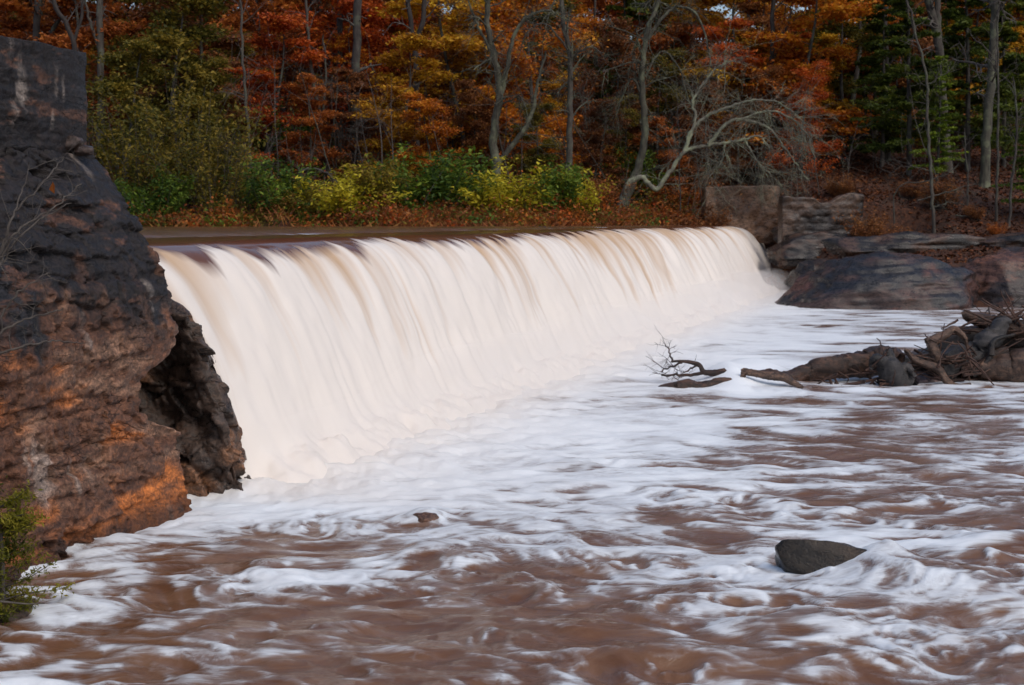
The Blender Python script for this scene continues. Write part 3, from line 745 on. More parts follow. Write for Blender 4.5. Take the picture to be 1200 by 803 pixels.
def shrub(seed,H=2.4,W=2.0,ns=26,per=150,leaf=.085,droop=-.03,gap=.25):
    rng=np.random.default_rng(seed); T=Tubes(); C=[]; tint=[]
    for i in range(ns):
        az=rng.uniform(0,2*math.pi); rr=rng.uniform(0,.35)*W
        p=np.array([math.cos(az)*rr,math.sin(az)*rr,-.15])
        L=H*rng.uniform(.55,1.1); tl=rng.uniform(.1,.75)*W/H
        b=branch(rng,p,(math.cos(az)*tl,math.sin(az)*tl,1),L,7,.10,droop); T.add(b,np.linspace(.022,.004,8),4)
        ct=.5+.2*rng.normal()
        f=rng.uniform(gap,1.05,per); ii=np.minimum((f*7).astype(int),6); fr=(f*7-ii)[:,None]
        c=b[ii]*(1-fr)+b[ii+1]*fr+rng.normal(size=(per,3))*.16*np.array([1,1,.8])*(H/2.4)**.5
        C.append(c); tint.append(np.clip(ct+.22*rng.normal(size=per)+.15*(f-.5),0,1))
    C=np.concatenate(C); tint=np.concatenate(tint)
    C[:,2]=np.maximum(C[:,2],-.05)
    V,F=leaves(rng,C,np.full(len(C),leaf),.4,.38)
    return T.mesh('stems',[TWIG]), mesh_np('foliage',V,F,False,[LM['yellow']],{'tint':np.repeat(tint,4)})

PROTO={'maple':[maple(500+k,12,[20,24,17,22][k],per=38,lo=[.08,.12,.2,.06][k],flat=[.10,.13,.16,.22][k]) for k in range(4)],
       'tall':[maple(520+k,19,20,lo=.42,spread=.30,leaf=.14,per=20) for k in range(2)],
       'pine':[pine(540+k) for k in range(3)],
       'shrub':[shrub(560+k) for k in range(4)],
       'willow':[shrub(580+k,6.0,3.6,34,150,.10,-.10,.12) for k in range(2)]}
def plant(kind,var,name,x,y,H,colour,label,cat,group=None,rz=None,bark=None,sxy=1.0,seed=0):
    ms=PROTO[kind][var%len(PROTO[kind])]; H0={'maple':12,'tall':19,'pine':15,'shrub':2.4,'willow':6.0}[kind]
    s=H/H0; root=empty(name,(x,y,tz(x,y)),label,cat,group); root.scale=(s*sxy,s*sxy,s)
    root.rotation_euler=(0,0,rz if rz is not None else (x*7.31+y*3.17)%6.28)
    nm=('stems','foliage') if kind in('shrub','willow') else ('trunk','crown')
    for n_,m in zip(nm,ms):
        o=link(n_,m,root)
        if n_ in('crown','foliage'):
            o.material_slots[0].link='OBJECT'; o.material_slots[0].material=LM[colour]
        elif bark: o.material_slots[0].link='OBJECT'; o.material_slots[0].material=bark
    return root
def PX(px,Y): return (px-600)/FPX*Y
# leafy trees, far bank: kind, variant, photo column, distance, height, colour, label
TREES=[
 ('maple',0,28,92,15,'rust','rust orange tree rising above the top left of the ruined wall'),
 ('maple',1,95,86,13,'rust','brownish orange tree showing just above the right corner of the ruined wall'),
 ('maple',2,150,78,9,'olive','olive tree beside the upper right edge of the ruined wall'),
 ('maple',3,205,82,12,'olive','tall olive and gold tree between the ruined wall and the red orange maple'),
 ('maple',1,250,90,14,'brown','brown thin-leaved tree behind the tall olive tree'),
 ('maple',0,312,84,10,'red','fiery red orange maple left of the pale slender trunk pair'),
 ('maple',2,345,97,15,'rust','rust tree behind the fiery red orange maple'),
 ('maple',3,392,93,13,'red','deep red maple behind the pale slender trunk pair'),
 ('maple',1,445,99,16,'red','tall red maple high behind the golden maple in the middle of the wood'),
 ('maple',0,462,82,9.5,'gold','golden maple over the yellow bush on the bank, middle of the wood'),
 ('maple',2,512,79,6.2,'orange','low bright orange maple with layered sprays above the green bush'),
 ('maple',0,545,92,14,'gold','tall golden tree left of the forked lichen-grey tree'),
 ('maple',3,628,91,13,'orange','orange tree behind the forked lichen-grey tree'),
 ('maple',1,585,104,17,'brown','brown tree high behind the forked lichen-grey tree'),
 ('maple',3,715,96,10,'brown','thin brown tree with few orange leaves right of the straight grey trunk'),
 ('pine',0,735,104,16,'pine','dark green conifer behind the arching bare tree'),
 ('pine',1,662,108,15,'pine','dark green conifer far behind the straight grey trunk'),
 ('maple',2,800,108,16,'rust','rust tree behind the arching bare tree, above the drooping limbs'),
 ('maple',1,868,101,16,'gold','gold orange tree high above the pale ruined mill wall'),
 ('maple',0,925,97,14,'orange','orange tree above the gap between the two ruined mill walls'),
 ('maple',3,985,100,12,'olive','olive gold tree above the dark ruined mill wall'),
 ('maple',2,1015,110,16,'red','red orange maple left of the big green conifer'),
 ('pine',2,1062,90,15,'pine','big green conifer behind the thin white sapling, right bank'),
 ('pine',0,1130,95,17,'pine','dark green conifer between the two pale trunks on the right bank'),
 ('pine',1,1208,80,9.5,'brightpine','bright yellow green conifer reaching in at the right edge'),
 ('pine',2,1030,96,13,'pine','slim green conifer at the left of the conifer group above the leafy slope'),
 ('pine',1,1172,97,14,'pine','green conifer behind the straight thin grey sapling'),
 ('pine',0,1095,88,8,'brightpine','small yellow green conifer beside the thin white sapling'),
 ('maple',1,1190,112,15,'rust','rust tree behind the bright conifer at the right edge'),
 ('maple',3,830,94,8,'brown','small brown tree above the left edge of the pale ruined mill wall'),
 ('maple',0,780,90,6,'rust','small rust tree at the foot of the leaning lichen limb'),
 ('maple',3,235,79,7,'olive','smaller olive tree at the bank behind the grey olive drooping bush'),
 ('maple',2,285,81,6,'brown','low brown tree beneath the fiery red orange maple'),
 ('maple',1,365,82,6,'rust','low rust tree around the feet of the pale slender stems'),
 ('maple',0,425,86,7,'brown','low brown tree at the foot of the thick dark trunk'),
 ('maple',2,475,90,8,'rust','rust tree behind the low bright orange maple'),
 ('maple',3,555,87,6,'brown','low brown tree just left of the forked lichen-grey tree'),
 ('maple',1,635,85,5.5,'olive','low olive tree between the forked lichen-grey tree and the straight grey trunk'),
 ('maple',0,695,88,6,'brown','low brown tree right of the straight grey trunk'),
 ('maple',2,640,99,12,'olive','dull olive tree deep behind the straight grey trunk'),
 ('maple',3,770,97,9,'olive','olive tree deep behind the arching bare tree'),
 ('maple',1,955,101,8,'gold','gold tree right behind the dark ruined mill wall'),
]
for kd,v,px,Y,H,c,lab in TREES:
    plant(kd,v,'pine_tree' if kd=='pine' else 'autumn_tree',PX(px,Y),Y,H,c,lab,'tree',sxy=1.1 if kd=='maple' else 1.0)
# bank shrubs
SHR=[('willow',0,150,73.5,6.3,'olive',1.1,'tall dull green drooping bush next to the ruined wall'),
     ('willow',1,205,74.5,7.6,'olive',1.0,'tallest olive bush on the bank, right of the dull green drooping bush'),
     ('willow',0,255,73.0,5.6,'olive',1.0,'grey olive drooping bush at the water, left of the low green bushes'),
     ('shrub',0,178,71.2,2.6,'green',1.2,'low green bush at the water under the tallest olive bush'),
     ('shrub',1,318,73.2,3.0,'green',1.3,'low green bush left of the golden yellow bush'),
     ('shrub',2,350,72.0,2.0,'olive',1.1,'small olive bush at the water beside the golden yellow bush'),
     ('shrub',3,402,73.0,2.5,'yellow',1.5,'golden yellow bush hanging to the water, left half of the bank'),
     ('shrub',0,440,75.0,3.0,'olive',1.2,'olive bush behind the golden yellow bush'),
     ('shrub',1,492,76.0,3.6,'green',1.3,'green and yellow bush under the low bright orange maple'),
     ('shrub',2,535,77.0,3.0,'green',1.2,'dark green bush between the low orange maple and the big yellow bush'),
     ('shrub',3,590,77.0,3.0,'yellow',1.6,'big bright yellow bush on the bank, under the forked tree'),
     ('shrub',0,635,78.5,3.1,'green',1.2,'green bush right of the big bright yellow bush'),
     ('shrub',1,672,79.0,2.7,'yellow',1.1,'smaller yellow green bush at the right end of the bushes'),
     ('shrub',2,322,88.0,4.5,'green',.8,'dark green bush standing inside the wood beneath the red orange maple'),
     ('shrub',1,742,90.0,3.2,'green',1.0,'green bush under the arching bare tree'),
     ('shrub',0,710,84.0,1.8,'brown',1.4,'brown brush at the roots of the arching bare tree'),
     ('shrub',3,805,88.0,2.0,'rust',1.2,'rust brush at the water left of the pale ruined mill wall'),
     ('shrub',2,1065,84.0,1.1,'brown',1.5,'low brown bush on the leafy slope under the white sapling'),
     ('shrub',1,1165,76.0,.7,'rust',1.2,'low rust bush among leaves at the right edge'),     ('shrub',2,822,84.2,2.4,'brown',1.1,'brown brush hiding the left corner of the pale ruined mill wall'),
     ('shrub',0,915,79.4,2.2,'brown',1.0,'brown brush growing in the gap between the two ruined mill walls'),
     ('shrub',3,1015,78.6,2.0,'brown',1.1,'dull brown brush at the right end of the dark ruined mill wall'),
     ('shrub',1,985,83.5,1.3,'brown',1.3,'brown brush growing on top of the dark ruined mill wall'),
     ('shrub',0,1100,82.0,1.7,'brown',1.4,'low brown brush at the foot of the thick pale grey trunk'),
     ('shrub',2,1140,79.0,.9,'brown',1.4,'low brown brush at the foot of the tall pale lichen trunk'),
     ('shrub',3,1050,76.5,1.1,'brown',1.5,'small brown brush beside the long low ledge'),
     ('shrub',1,872,88.5,3.2,'brown',1.3,'tall brown brush rising behind the pale ruined mill wall'),]
for kd,v,px,Y,H,c,sx,lab in SHR:
    plant(kd,v,'shrub',PX(px,Y),Y,H,c,lab,'bush',sxy=sx)

# ------------------------------------------------------------------ bare trees drawn limb by limb
def twigs(T,rng,pts,r0,n,L,depth,droop,k=4,start=.25,tint=0.):
    P=np.asarray(pts)
    for i in range(n):
        f=start+(1-start)*rng.uniform(); j=min(int(f*(len(P)-1)),len(P)-2)
        fr=f*(len(P)-1)-j; p=P[j]*(1-fr)+P[j+1]*fr
        t=P[j+1]-P[j]; t/=np.linalg.norm(t)
        d=t*rng.uniform(.3,.9)+rng.normal(size=3)*.65; l=L*rng.uniform(.5,1.2)
        b=branch(rng,p,d,l,6,.16,droop); r=r0*rng.uniform(.6,1.1)
        T.add(b,np.linspace(r,r*.35,7),k)
        if depth>0: twigs(T,rng,b,r*.6,4,l*.55,depth-1,droop*1.3,3 if False else 4,.2)
def px_line(pts,Y,dy=None,rng=None):
    P=[]
    for i,p in enumerate(pts):
        P.append(D(p[0],p[1],Y+(p[2] if len(p)>2 else 0)))
    return np.array(P)
def bare(name,label,Y,limbs,mat,tw=(10,2.0,1,-.02),seed=0,group=None,twmat=None,cat='tree',tr_=.014):
    rng=np.random.default_rng(seed)
    first=px_line(limbs[0][0],Y); bx,by=first[0][0],first[0][1]
    bz=tz(bx,by); root=empty(name,(bx,by,bz),label,cat,group)
    org=np.array([bx,by,bz])
    for li,(pts,r0,r1) in enumerate(limbs):
        T=Tubes(); P=px_line(pts,Y)-org
        if li==0:
            P=np.concatenate([[np.array([P[0][0],P[0][1],-.3])],P],0) if P[0][2]>.35 else np.concatenate([[P[0]*[1,1,0]+[0,0,-.3]],P[1:]],0)
        n=max(12,int(len(pts)*6)); Q=resample(P,n); Q[1:]+=rng.normal(size=(n-1,3))*.03
        rr=np.linspace(r0,r1,n); 
        if li==0: rr[:2]*=[1.5,1.15]
        rr=rr*(.85 if r0>.2 else 1); T.add(Q,rr,8); T.m=1
        twigs(T,rng,Q,max(r1*.5,tr_),tw[0],tw[1],tw[2],tw[3],start=.35 if li==0 else .2)
        nm='trunk' if li==0 else 'limb'
        link(nm,T.mesh(nm,[mat,twmat or TWIG]),root)
    return root
SL=(6,1.6,1,0.)
bare('bare_tree','dark grey trunk with a long curved bough above the ruined wall',90,[([(38,262),(40,120),(44,0),(46,-80)],.34,.2),([(41,80),(60,40),(80,0),(95,-60)],.16,.07)],BARK,SL,601)
bare('bare_tree','grey trunk just behind the right corner of the ruined wall',84,[([(116,262),(118,130),(117,0),(116,-90)],.27,.2),([(117,60),(104,20),(98,-20)],.1,.05)],PALE,SL,602)
bare('bare_tree','dark curved trunk crossing the top of the ruined wall',80,[([(92,262),(88,80),(84,40),(62,0),(50,-60)],.2,.1),([(86,50),(97,10),(100,-40)],.1,.05)],DARKB,SL,603)
bare('bare_tree','slender grey trunk in front of the fiery red orange maple',76,[([(297,268),(293,180),(284,60),(281,-40)],.10,.05)],PALE,(22,1.8,1,-.03),604)
bare('bare_tree','pair of pale slender stems leaning apart behind the golden yellow bush',84,[([(386,262),(375,140),(362,60),(357,-40)],.13,.07),([(376,150),(382,90),(379,40)],.09,.04)],PALE,(10,1.5,1,0.),605)
bare('bare_tree','thick dark trunk left of the golden maple',88,[([(418,262),(416,120),(419,0),(420,-80)],.36,.28)],BARK,SL,606)
bare('bare_tree','straight dark trunk between the pale stems and the thick dark trunk',93,[([(400,262),(399,100),(397,-60)],.24,.17)],BARK,SL,607)
bare('bare_tree','dark trunk forking high above the golden maple',86,[([(489,262),(488,120),(485,52),(478,0),(474,-50)],.27,.15),([(486,50),(496,22),(498,-30)],.17,.12)],DARKB,SL,608)
bare('lichen_tree','large forked lichen-grey tree with bent limbs behind the big bright yellow bush',80,
     [([(581,262),(582,205),(578,160),(586,110),(580,75),(572,30),(575,-40)],.36,.15),([(585,120),(594,80),(600,50),(612,25),(640,12),(652,18)],.18,.05),
      ([(584,190),(605,165),(622,135),(632,90),(640,60)],.17,.06),([(576,60),(560,30),(545,-10)],.10,.04)],LICH,(26,2.0,2,-.035),609,twmat=LICH)
bare('bare_tree','straight grey trunk right of the forked lichen-grey tree',82,[([(668,262),(667,200),(668,80),(660,20),(655,-60)],.26,.13),([(667,60),(640,28),(618,38),(610,60)],.07,.03),([(666,70),(690,55),(705,62)],.06,.03)],PALE,(24,2.0,2,-.03),610,twmat=LICH)
bare('lichen_tree','arching bare tree with drooping lichen twigs in the middle of the wood',86,
     [([(728,262),(738,222),(750,190),(756,150),(752,90),(758,40),(772,0),(778,-30)],.34,.12),([(757,50),(780,16),(800,8),(818,20),(830,55),(834,80)],.13,.03),
      ([(754,120),(742,92),(730,110),(722,135)],.09,.03),([(756,90),(775,60),(795,80),(808,120),(815,122),(835,80)],.07,.03)],LICH,(38,2.2,2,-.07),611,twmat=LICH)
bare('leaning_tree','pale lichen limbs leaning over the crest toward the ruined mill wall',83,
     [([(722,262),(735,218),(752,208),(768,222),(786,200),(802,178),(830,170),(862,166),(890,160),(902,175)],.24,.05),
      ([(802,178),(812,150),(838,132),(872,120),(905,118),(930,132)],.13,.03),
      ([(830,170),(848,148),(868,140),(900,150),(925,180),(948,212)],.12,.03),([(850,168),(846,188),(832,206)],.06,.025),([(872,164),(888,190),(905,208)],.07,.025),
      ([(802,178),(815,140),(812,118),(835,85),(856,68)],.11,.03),([(862,142),(905,130),(940,150),(955,185)],.08,.025)],PALELICH,(34,2.5,2,-.045),612,twmat=PALELICH,tr_=.019,cat='tree')
bare('bare_tree','dark trunk among orange leaves above the ruined mill walls',98,[([(908,225),(906,120),(905,20),(915,-50)],.24,.15),([(906,70),(920,40),(930,0)],.1,.05)],BARK,SL,613)
bare('bare_tree','grey trunk beside the red orange maple, left of the big green conifer',99,[([(1040,205),(1039,110),(1037,0),(1036,-60)],.28,.2)],BARK,SL,614)
bare('bare_tree','thick pale grey trunk behind the thin white sapling',93,[([(1112,215),(1107,150),(1102,80),(1096,30),(1085,-10),(1080,-60)],.40,.26),([(1100,60),(1099,10),(1102,-50)],.26,.2)],PALE,SL,615)
bare('bare_tree','tall pale lichen trunk second from the right edge of the wood',88,[([(1153,218),(1157,140),(1164,60),(1166,-60)],.36,.26)],LICH,(12,2.4,2,-.01),616)
bare('sapling','thin white leaning sapling on the leafy slope',78,[([(1095,272),(1092,215),(1087,140),(1086,95),(1074,40),(1060,-10)],.10,.05),([(1086,100),(1105,88),(1118,80)],.03,.015),([(1090,200),(1060,195),(1040,205)],.03,.012)],PALE,(16,1.6,1,0),617,cat='sapling')
bare('sapling','straight thin grey sapling in front of the tall pale lichen trunk',79,[([(1168,270),(1169,180),(1170,90),(1168,20)],.08,.04)],PALE,(14,1.3,1,0),618,cat='sapling')
bare('sapling','dark thin sapling nearest the right edge of the photo',78,[([(1181,270),(1186,210),(1192,150),(1188,90)],.085,.04)],BARK,(14,1.3,1,0),619,cat='sapling')
bare('sapling','short thin sapling between the white sapling and the pale lichen trunk',80,[([(1134,250),(1133,200),(1130,150)],.06,.03)],PALE,(14,1.2,1,0),620,cat='sapling')
bare('dead_bush','tangle of pale dead branches lying on the leafy slope under the conifers',79,[([(1050,222),(1085,212),(1110,205),(1125,190)],.05,.02),([(1075,235),(1110,225),(1145,215)],.05,.02),([(1120,252),(1140,255),(1155,262)],.05,.02),([(1090,245),(1110,238),(1130,240)],.04,.02)],PALE,(14,1.2,1,-.03),621,twmat=PALE,cat='dead branches')
bare('dead_bush','grey leafless brush hanging over the low green bushes at the left bank',75,[([(255,262),(262,225),(268,190),(262,160)],.05,.02),([(258,240),(240,205),(228,185)],.04,.015),([(262,225),(285,200),(300,190)],.04,.015)],TWIG,(26,1.7,2,-.05),622,cat='bush')
bare('fallen_branch','dark fallen branch lying on the bushes behind the golden yellow bush',76,[([(350,205),(370,198),(385,205),(394,214)],.09,.05),([(348,190),(352,205),(362,215)],.04,.02)],PALE,(8,1.0,1,-.03),623,cat='branch')

# ------------------------------------------------------------------ the far-off wood, one mass
def woods():
    rng=np.random.default_rng(77); keys=['rust','brown','gold','olive','red','orange','pine','green']
    Vs=[];Fs=[];Ts=[];Ms=[];n=0
    data=[]
    for ms in PROTO['maple']+PROTO['tall']+PROTO['pine']:
        d=[]
        for m in ms:
            v=np.empty(len(m.vertices)*3,np.float32); m.vertices.foreach_get('co',v)
            f=np.empty(len(m.polygons)*4,np.int32); m.loops.foreach_get('vertex_index',f)
            t=np.empty(len(m.vertices),np.float32); m.attributes['tint'].data.foreach_get('value',t)
            d.append((v.reshape(-1,3),f.reshape(-1,4),t))
        data.append(d)
    for i in range(225):
        lowt=i>=105; row=i%3; Y=[104,118,136][row]+rng.uniform(-5,7)-(8 if lowt else 0); px=-60+1320*((i//3)+rng.uniform())/35 if not lowt else rng.uniform(80,1000)
        x=PX(px,Y); z=tz(x,Y); isp=(px>1020 and rng.uniform()<.4)
        k=rng.integers(6,9) if isp else rng.integers(0,6)
        H0=[12,12,12,12,19,19,15,15,15][k]; s=rng.uniform(11,17)/H0 if k<4 else rng.uniform(14,19)/H0
        if lowt: s*=.48
        a=rng.uniform(0,6.28); ca,sa=math.cos(a)*s,math.sin(a)*s
        w=[.26,.24,.12,.14,.10,.14,0,0] if px>250 else [.25,.24,.10,.28,.03,.10,0,0]
        mi=6 if isp else rng.choice(8,p=np.array(w)/sum(w))
        for q,(v,f,t) in enumerate(data[k]):
            if q==1:                                     # thin the far crowns
                kp=rng.uniform(size=len(f))<.75; f=f[kp]
            W=np.stack([v[:,0]*ca-v[:,1]*sa+x,v[:,0]*sa+v[:,1]*ca+Y,v[:,2]*s+z],1)
            Vs.append(W);Fs.append(f+n);Ts.append(t);Ms.append(np.full(len(f),8 if q==0 else mi));n+=len(W)
    m=mesh_np('woods',np.concatenate(Vs),np.concatenate(Fs),False,[LM[k] for k in keys]+[BARK],{'tint':np.concatenate(Ts)},np.concatenate(Ms))
    tag(link('woods',m),'dense mass of rust, brown and gold trees filling the hillside behind','woods',kind='stuff')
woods()
# fallen leaves on the slopes and dry grass at the waterline
def undergrowth():
    rng=np.random.default_rng(99); Cs=[];ts=[];ms=[]
    for i in range(420):
        px=rng.uniform(100,840); Y=rng.uniform(77,108); x=PX(px,Y); ys=float(np.interp(x,_sx,_sy))
        if Y<ys+2.5: continue
        n=int(rng.uniform(120,260)); h=rng.uniform(.5,1.9); w=rng.uniform(.6,1.5)
        c=np.stack([x+rng.normal(size=n)*w,Y+rng.normal(size=n)*w,np.abs(rng.normal(size=n))*h*.55],1); c[:,2]+=terrain(c[:,0],c[:,1])
        Cs.append(c); ts.append(np.clip(rng.uniform(.2,.6)+.2*rng.normal(size=n),0,1)); ms.append(np.full(n,rng.choice(5,p=[.38,.2,.2,.12,.1])))
    for i in range(230):
        px=rng.uniform(105,835); x=PX(px,75); ys=float(np.interp(x,_sx,_sy)); Y=ys+rng.uniform(-.3,2.2)
        n=int(rng.uniform(80,170)); h=rng.uniform(.35,1.1); w=rng.uniform(.35,.9)
        c=np.stack([x+rng.normal(size=n)*w,Y+rng.normal(size=n)*w*.6,np.abs(rng.normal(size=n))*h*.6],1); c[:,2]+=np.maximum(terrain(c[:,0],c[:,1]),3.62)
        g=[.2,.2,.3,.3,.0] if px<420 else [.36,.34,.14,.08,.08]
        Cs.append(c); ts.append(np.clip(rng.uniform(.25,.75)+.2*rng.normal(size=n),0,1)); ms.append(np.full(n,rng.choice(5,p=g)))
    C=np.concatenate(Cs); V,F=leaves(rng,C,np.full(len(C),.09),.5)
    tag(link('undergrowth',mesh_np('undergrowth',V,F,False,[LM[k] for k in ('brown','rust','olive','green','red')],{'tint':np.repeat(np.concatenate(ts),4)},np.concatenate(ms))),'brown and olive undergrowth between the trunks of the far bank','undergrowth',kind='stuff')
undergrowth()
def brushwood():
    rng=np.random.default_rng(123); T=Tubes()
    for i in range(170):
        px=rng.uniform(110,1190); Y=rng.uniform(76,98); x=PX(px,Y); z=tz(x,Y)
        if z<3.7 or (px>860 and rng.uniform()<.35): continue
        h=rng.uniform(2.5,8.5); T.m=int(rng.uniform()<.4)
        b=branch(rng,(x,Y,z-.1),(rng.normal()*.18,rng.normal()*.1,1),h,9,.07,.02); r=.012+.0045*h
        T.add(b,np.linspace(r,.01,10),4)
        twigs(T,rng,b,.013,9,h*.30,1,.0,start=.25)
    link_=link('brushwood',T.mesh('brushwood',[TWIG,PALE])); tag(link_,'tangle of thin leafless stems through the wood on the far bank','brushwood',kind='stuff')
brushwood()
def litter():
    rng=np.random.default_rng(88); n=60000
    y=rng.uniform(64,118,n); x=PX(rng.uniform(660,1260,n),y); z=terrain(x,y); k=(z>1.9)&((x>14)|(z>3.6)); x,y,z=x[k],y[k],z[k]
    C=np.stack([x,y,z+rng.uniform(.01,.10,len(x))],1); V,F=leaves(rng,C,np.full(len(C),.10),1.2)
    tag(link('leaf_litter',mesh_np('leaf_litter',V,F,False,[LM['litter']],{'tint':np.repeat(np.clip(.42+.2*fbm2(C[:,0]*.4,C[:,1]*.4,5,3)+.28*rng.normal(size=len(C)),0,1),4)})),'fallen rust leaves covering the right bank','leaf litter',kind='stuff')
    n=22000; px=rng.uniform(120,830,n); wgt=.12+.88*sst(380,520,px)*sst(760,690,px); k=rng.uniform(size=n)<wgt; px=px[k]
    Yb=74; x=PX(px,76); ys=np.interp(x,_sx,_sy); y=ys+rng.uniform(-.6,2.6,len(x)); z=np.maximum(terrain(x,y),3.4)
    L=rng.uniform(.15,.75,len(x))**1.2; th=rng.uniform(0,6.28,len(x)); wd=np.stack([np.cos(th),np.sin(th),0*th],1)*.012
    base=np.stack([x,y,z-.05],1); ln=rng.normal(size=(len(x),3))*.5; ln[:,2]=1; tip=base+ln*L[:,None]; mid=base+ln*L[:,None]*.5*np.array([.6,.6,1.1])
    V=np.stack([base-wd,base+wd,mid+wd*.8,tip],1).reshape(-1,3); F=np.arange(len(V)).reshape(-1,4)
    tag(link('dry_grass',mesh_np('dry_grass',V,F,False,[LM['grass']],{'tint':np.repeat(rng.uniform(0,1,len(x)),4)})),'reddish dry grass along the far waterline','grass',kind='stuff')
litter()

# ------------------------------------------------------------------ driftwood
def log(name,label,pts,r,seed,ca,cb,group=None,cat='log',k=14,n=None,branches=()):
    rng=np.random.default_rng(seed); P=np.array(pts,float); L=np.linalg.norm(np.diff(P,axis=0),axis=1).sum()
    n=n or max(24,int(L/.05)); Q=resample(P,n); r=np.interp(np.linspace(0,1,n),np.linspace(0,1,len(r)),r)
    r=r*(1+.10*fbm2(np.arange(n)*.07,np.zeros(n)+seed,seed,3))
    r[0]*=.75; r[-1]*=.7
    Q[1:-1]+=np.stack([fbm2(np.arange(n)*.09,np.zeros(n)+seed+k_,seed+k_,2) for k_ in range(3)],1)[1:-1]*r[1:-1,None]*.35
    T=Tubes(); org=Q[n//2].copy(); T.add(Q-org,r,max(k,22),0,.0,rng,seed)
    V=np.concatenate(T.V); F=np.concatenate(T.F)
    w=sst(-.3,.5,fbm3(V[:,0]*3+seed,V[:,1]*6,V[:,2]*9,seed,5,.65))
    o=link(name,mesh_np(name,V,F,True,[WOOD],{'col':colmix(w,ca,cb)}),None,org)
    tag(o,label,cat,group)
    for bi,(bp,br,bt) in enumerate(branches):
        T=Tubes(); m=max(10,int(len(bp)*5)); B=resample(np.array(bp,float),m); B[1:]+=rng.normal(size=(m-1,3))*.015; rr=np.interp(np.linspace(0,1,m),np.linspace(0,1,len(br)),br)
        T.add(B-org,rr,8)
        if bt: twigs(T,rng,B-org,rr[-1]*.7,bt,.5,1,.0,start=.2)
        V=np.concatenate(T.V); F=np.concatenate(T.F); w=sst(-.3,.5,fbm3(V[:,0]*3+seed,V[:,1]*3,V[:,2]*3,seed+5,3))
        link('branch',mesh_np('branch',V,F,True,[WOOD],{'col':colmix(w,ca,cb)}),o)
    return o
DK=((.010,.008,.007),(.038,.026,.020)); BR=((.026,.013,.008),(.082,.040,.025)); LT=((.058,.032,.021),(.13,.076,.05)); GR=((.018,.016,.016),(.055,.048,.046))
def q(px,py,Y): return D(px,py,Y)
GRP='driftwood caught on the rocks'
log('drift_log','low grey brown log at the left tip of the driftwood, half awash in foam',[q(768,460,33.2),q(790,456,33.2),q(825,453,33.3),q(858,450,33.4)],[.10,.17,.17,.13],701,*BR,GRP,branches=[([q(790,455,33.2),q(793,450,33.1)],[.07,.05],0)])
log('drift_branch','twiggy bent branch sticking up at the left tip of the driftwood',[q(850,437,34),q(826,437,34.1),q(818,428,34.2),q(800,424,34.3),q(786,424,34.3)],[.085,.07,.05,.035,.025],702,*BR,GRP,'branch',8,
    branches=[([q(824,437,34.1),q(800,440,34.1),q(775,440,34)],[.045,.035,.02],6),([q(788,424,34.3),q(784,410,34.4),q(780,404,34.4)],[.03,.02,.012],7),([q(800,424,34.3),q(782,432,34.2),q(774,436,34.2)],[.03,.022,.015],8),([q(818,428,34.2),q(808,433,34.1),q(800,438,34)],[.03,.02,.012],3)])
log('drift_branch','smooth pale brown branch slanting down over the foam in front of the long log',[q(869,436,33.6),q(890,438,33.5),q(920,444,33.3),q(941,454,33.1)],[.075,.09,.10,.05],703,*LT,GRP,'branch',10,branches=[([q(871,436,33.6),q(870,448,33.5),q(866,456,33.4)],[.07,.08,.06],0)])
log('drift_log','long brown log running from the foam to the broken stump',[q(842,446,34.2),q(872,446,34.3),q(915,442,34.6),q(950,437,34.8),q(1000,430,35),q(1055,424,35.2)],[.10,.16,.21,.27,.31,.30],704,*BR,GRP)
log('broken_stump','dark forked broken stump standing at the end of the long log',[q(1058,456,34.2),q(1048,440,34.3),q(1040,424,34.4),q(1038,412,34.4)],[.42,.36,.25,.10],705,*GR,GRP,'stump',branches=[([q(1042,430,34.3),q(1026,420,34.2),q(1020,432,34.2)],[.2,.14,.05],0),([q(1050,440,34.3),q(1062,430,34.2),q(1072,440,34.1)],[.2,.12,.05],0)])
log('drift_log','dark log hidden behind the broken stump',[q(1040,427,35.8),q(1075,425,35.8),q(1110,420,35.8)],[.2,.24,.2],706,*DK,GRP)
log('drift_branch','tan crooked arching branch rising highest out of the driftwood',[q(1100,437,34.6),q(1096,424,34.6),q(1090,403,34.7),q(1104,396,34.8),q(1118,386,34.9),q(1131,396,34.9),q(1134,410,34.9)],[.13,.13,.12,.11,.09,.07,.03],707,*LT,GRP,'branch',10,branches=[([q(1090,405,34.7),q(1086,398,34.7),q(1084,398,34.7)],[.1,.07,.03],0)])
log('drift_branch','tan hooked branch curling down to the water below the arching branch',[q(1060,410,34.5),q(1075,424,34.4),q(1098,432,34.3),q(1112,448,34.2),q(1122,452,34.1),q(1138,450,34.1)],[.05,.09,.11,.09,.08,.05],708,*LT,GRP,'branch',10)
log('drift_log','large dark trunk slanting up across the driftwood pile',[q(1098,440,35),q(1130,418,35.2),q(1155,398,35.4),q(1175,378,35.6)],[.30,.34,.30,.2],709,*GR,GRP)
log('drift_log','reddish brown trunk on top of the pile, pointing left',[q(1128,370,36.2),q(1150,376,36.2),q(1180,384,36.2),q(1230,390,36.2)],[.12,.20,.22,.22],710,*BR,GRP,branches=[([q(1150,376,36.2),q(1163,372,36.4),q(1185,371,36.5)],[.08,.07,.05],5)])
log('drift_log','grey trunk behind the pile, level with the reddish trunk',[q(1150,398,36.8),q(1180,392,36.8),q(1230,398,36.8)],[.2,.26,.26],711,*GR,GRP)
log('drift_log','dark log low in the middle of the pile, pointing at the arching branch',[q(1100,425,35.4),q(1140,420,35.3),q(1180,424,35.2)],[.2,.28,.26],712,*DK,GRP)
log('drift_log','broad tan log at the right edge, lowest of the pile',[q(1150,432,34.9),q(1180,430,34.8),q(1240,426,34.6)],[.30,.36,.38],713,*LT,GRP)
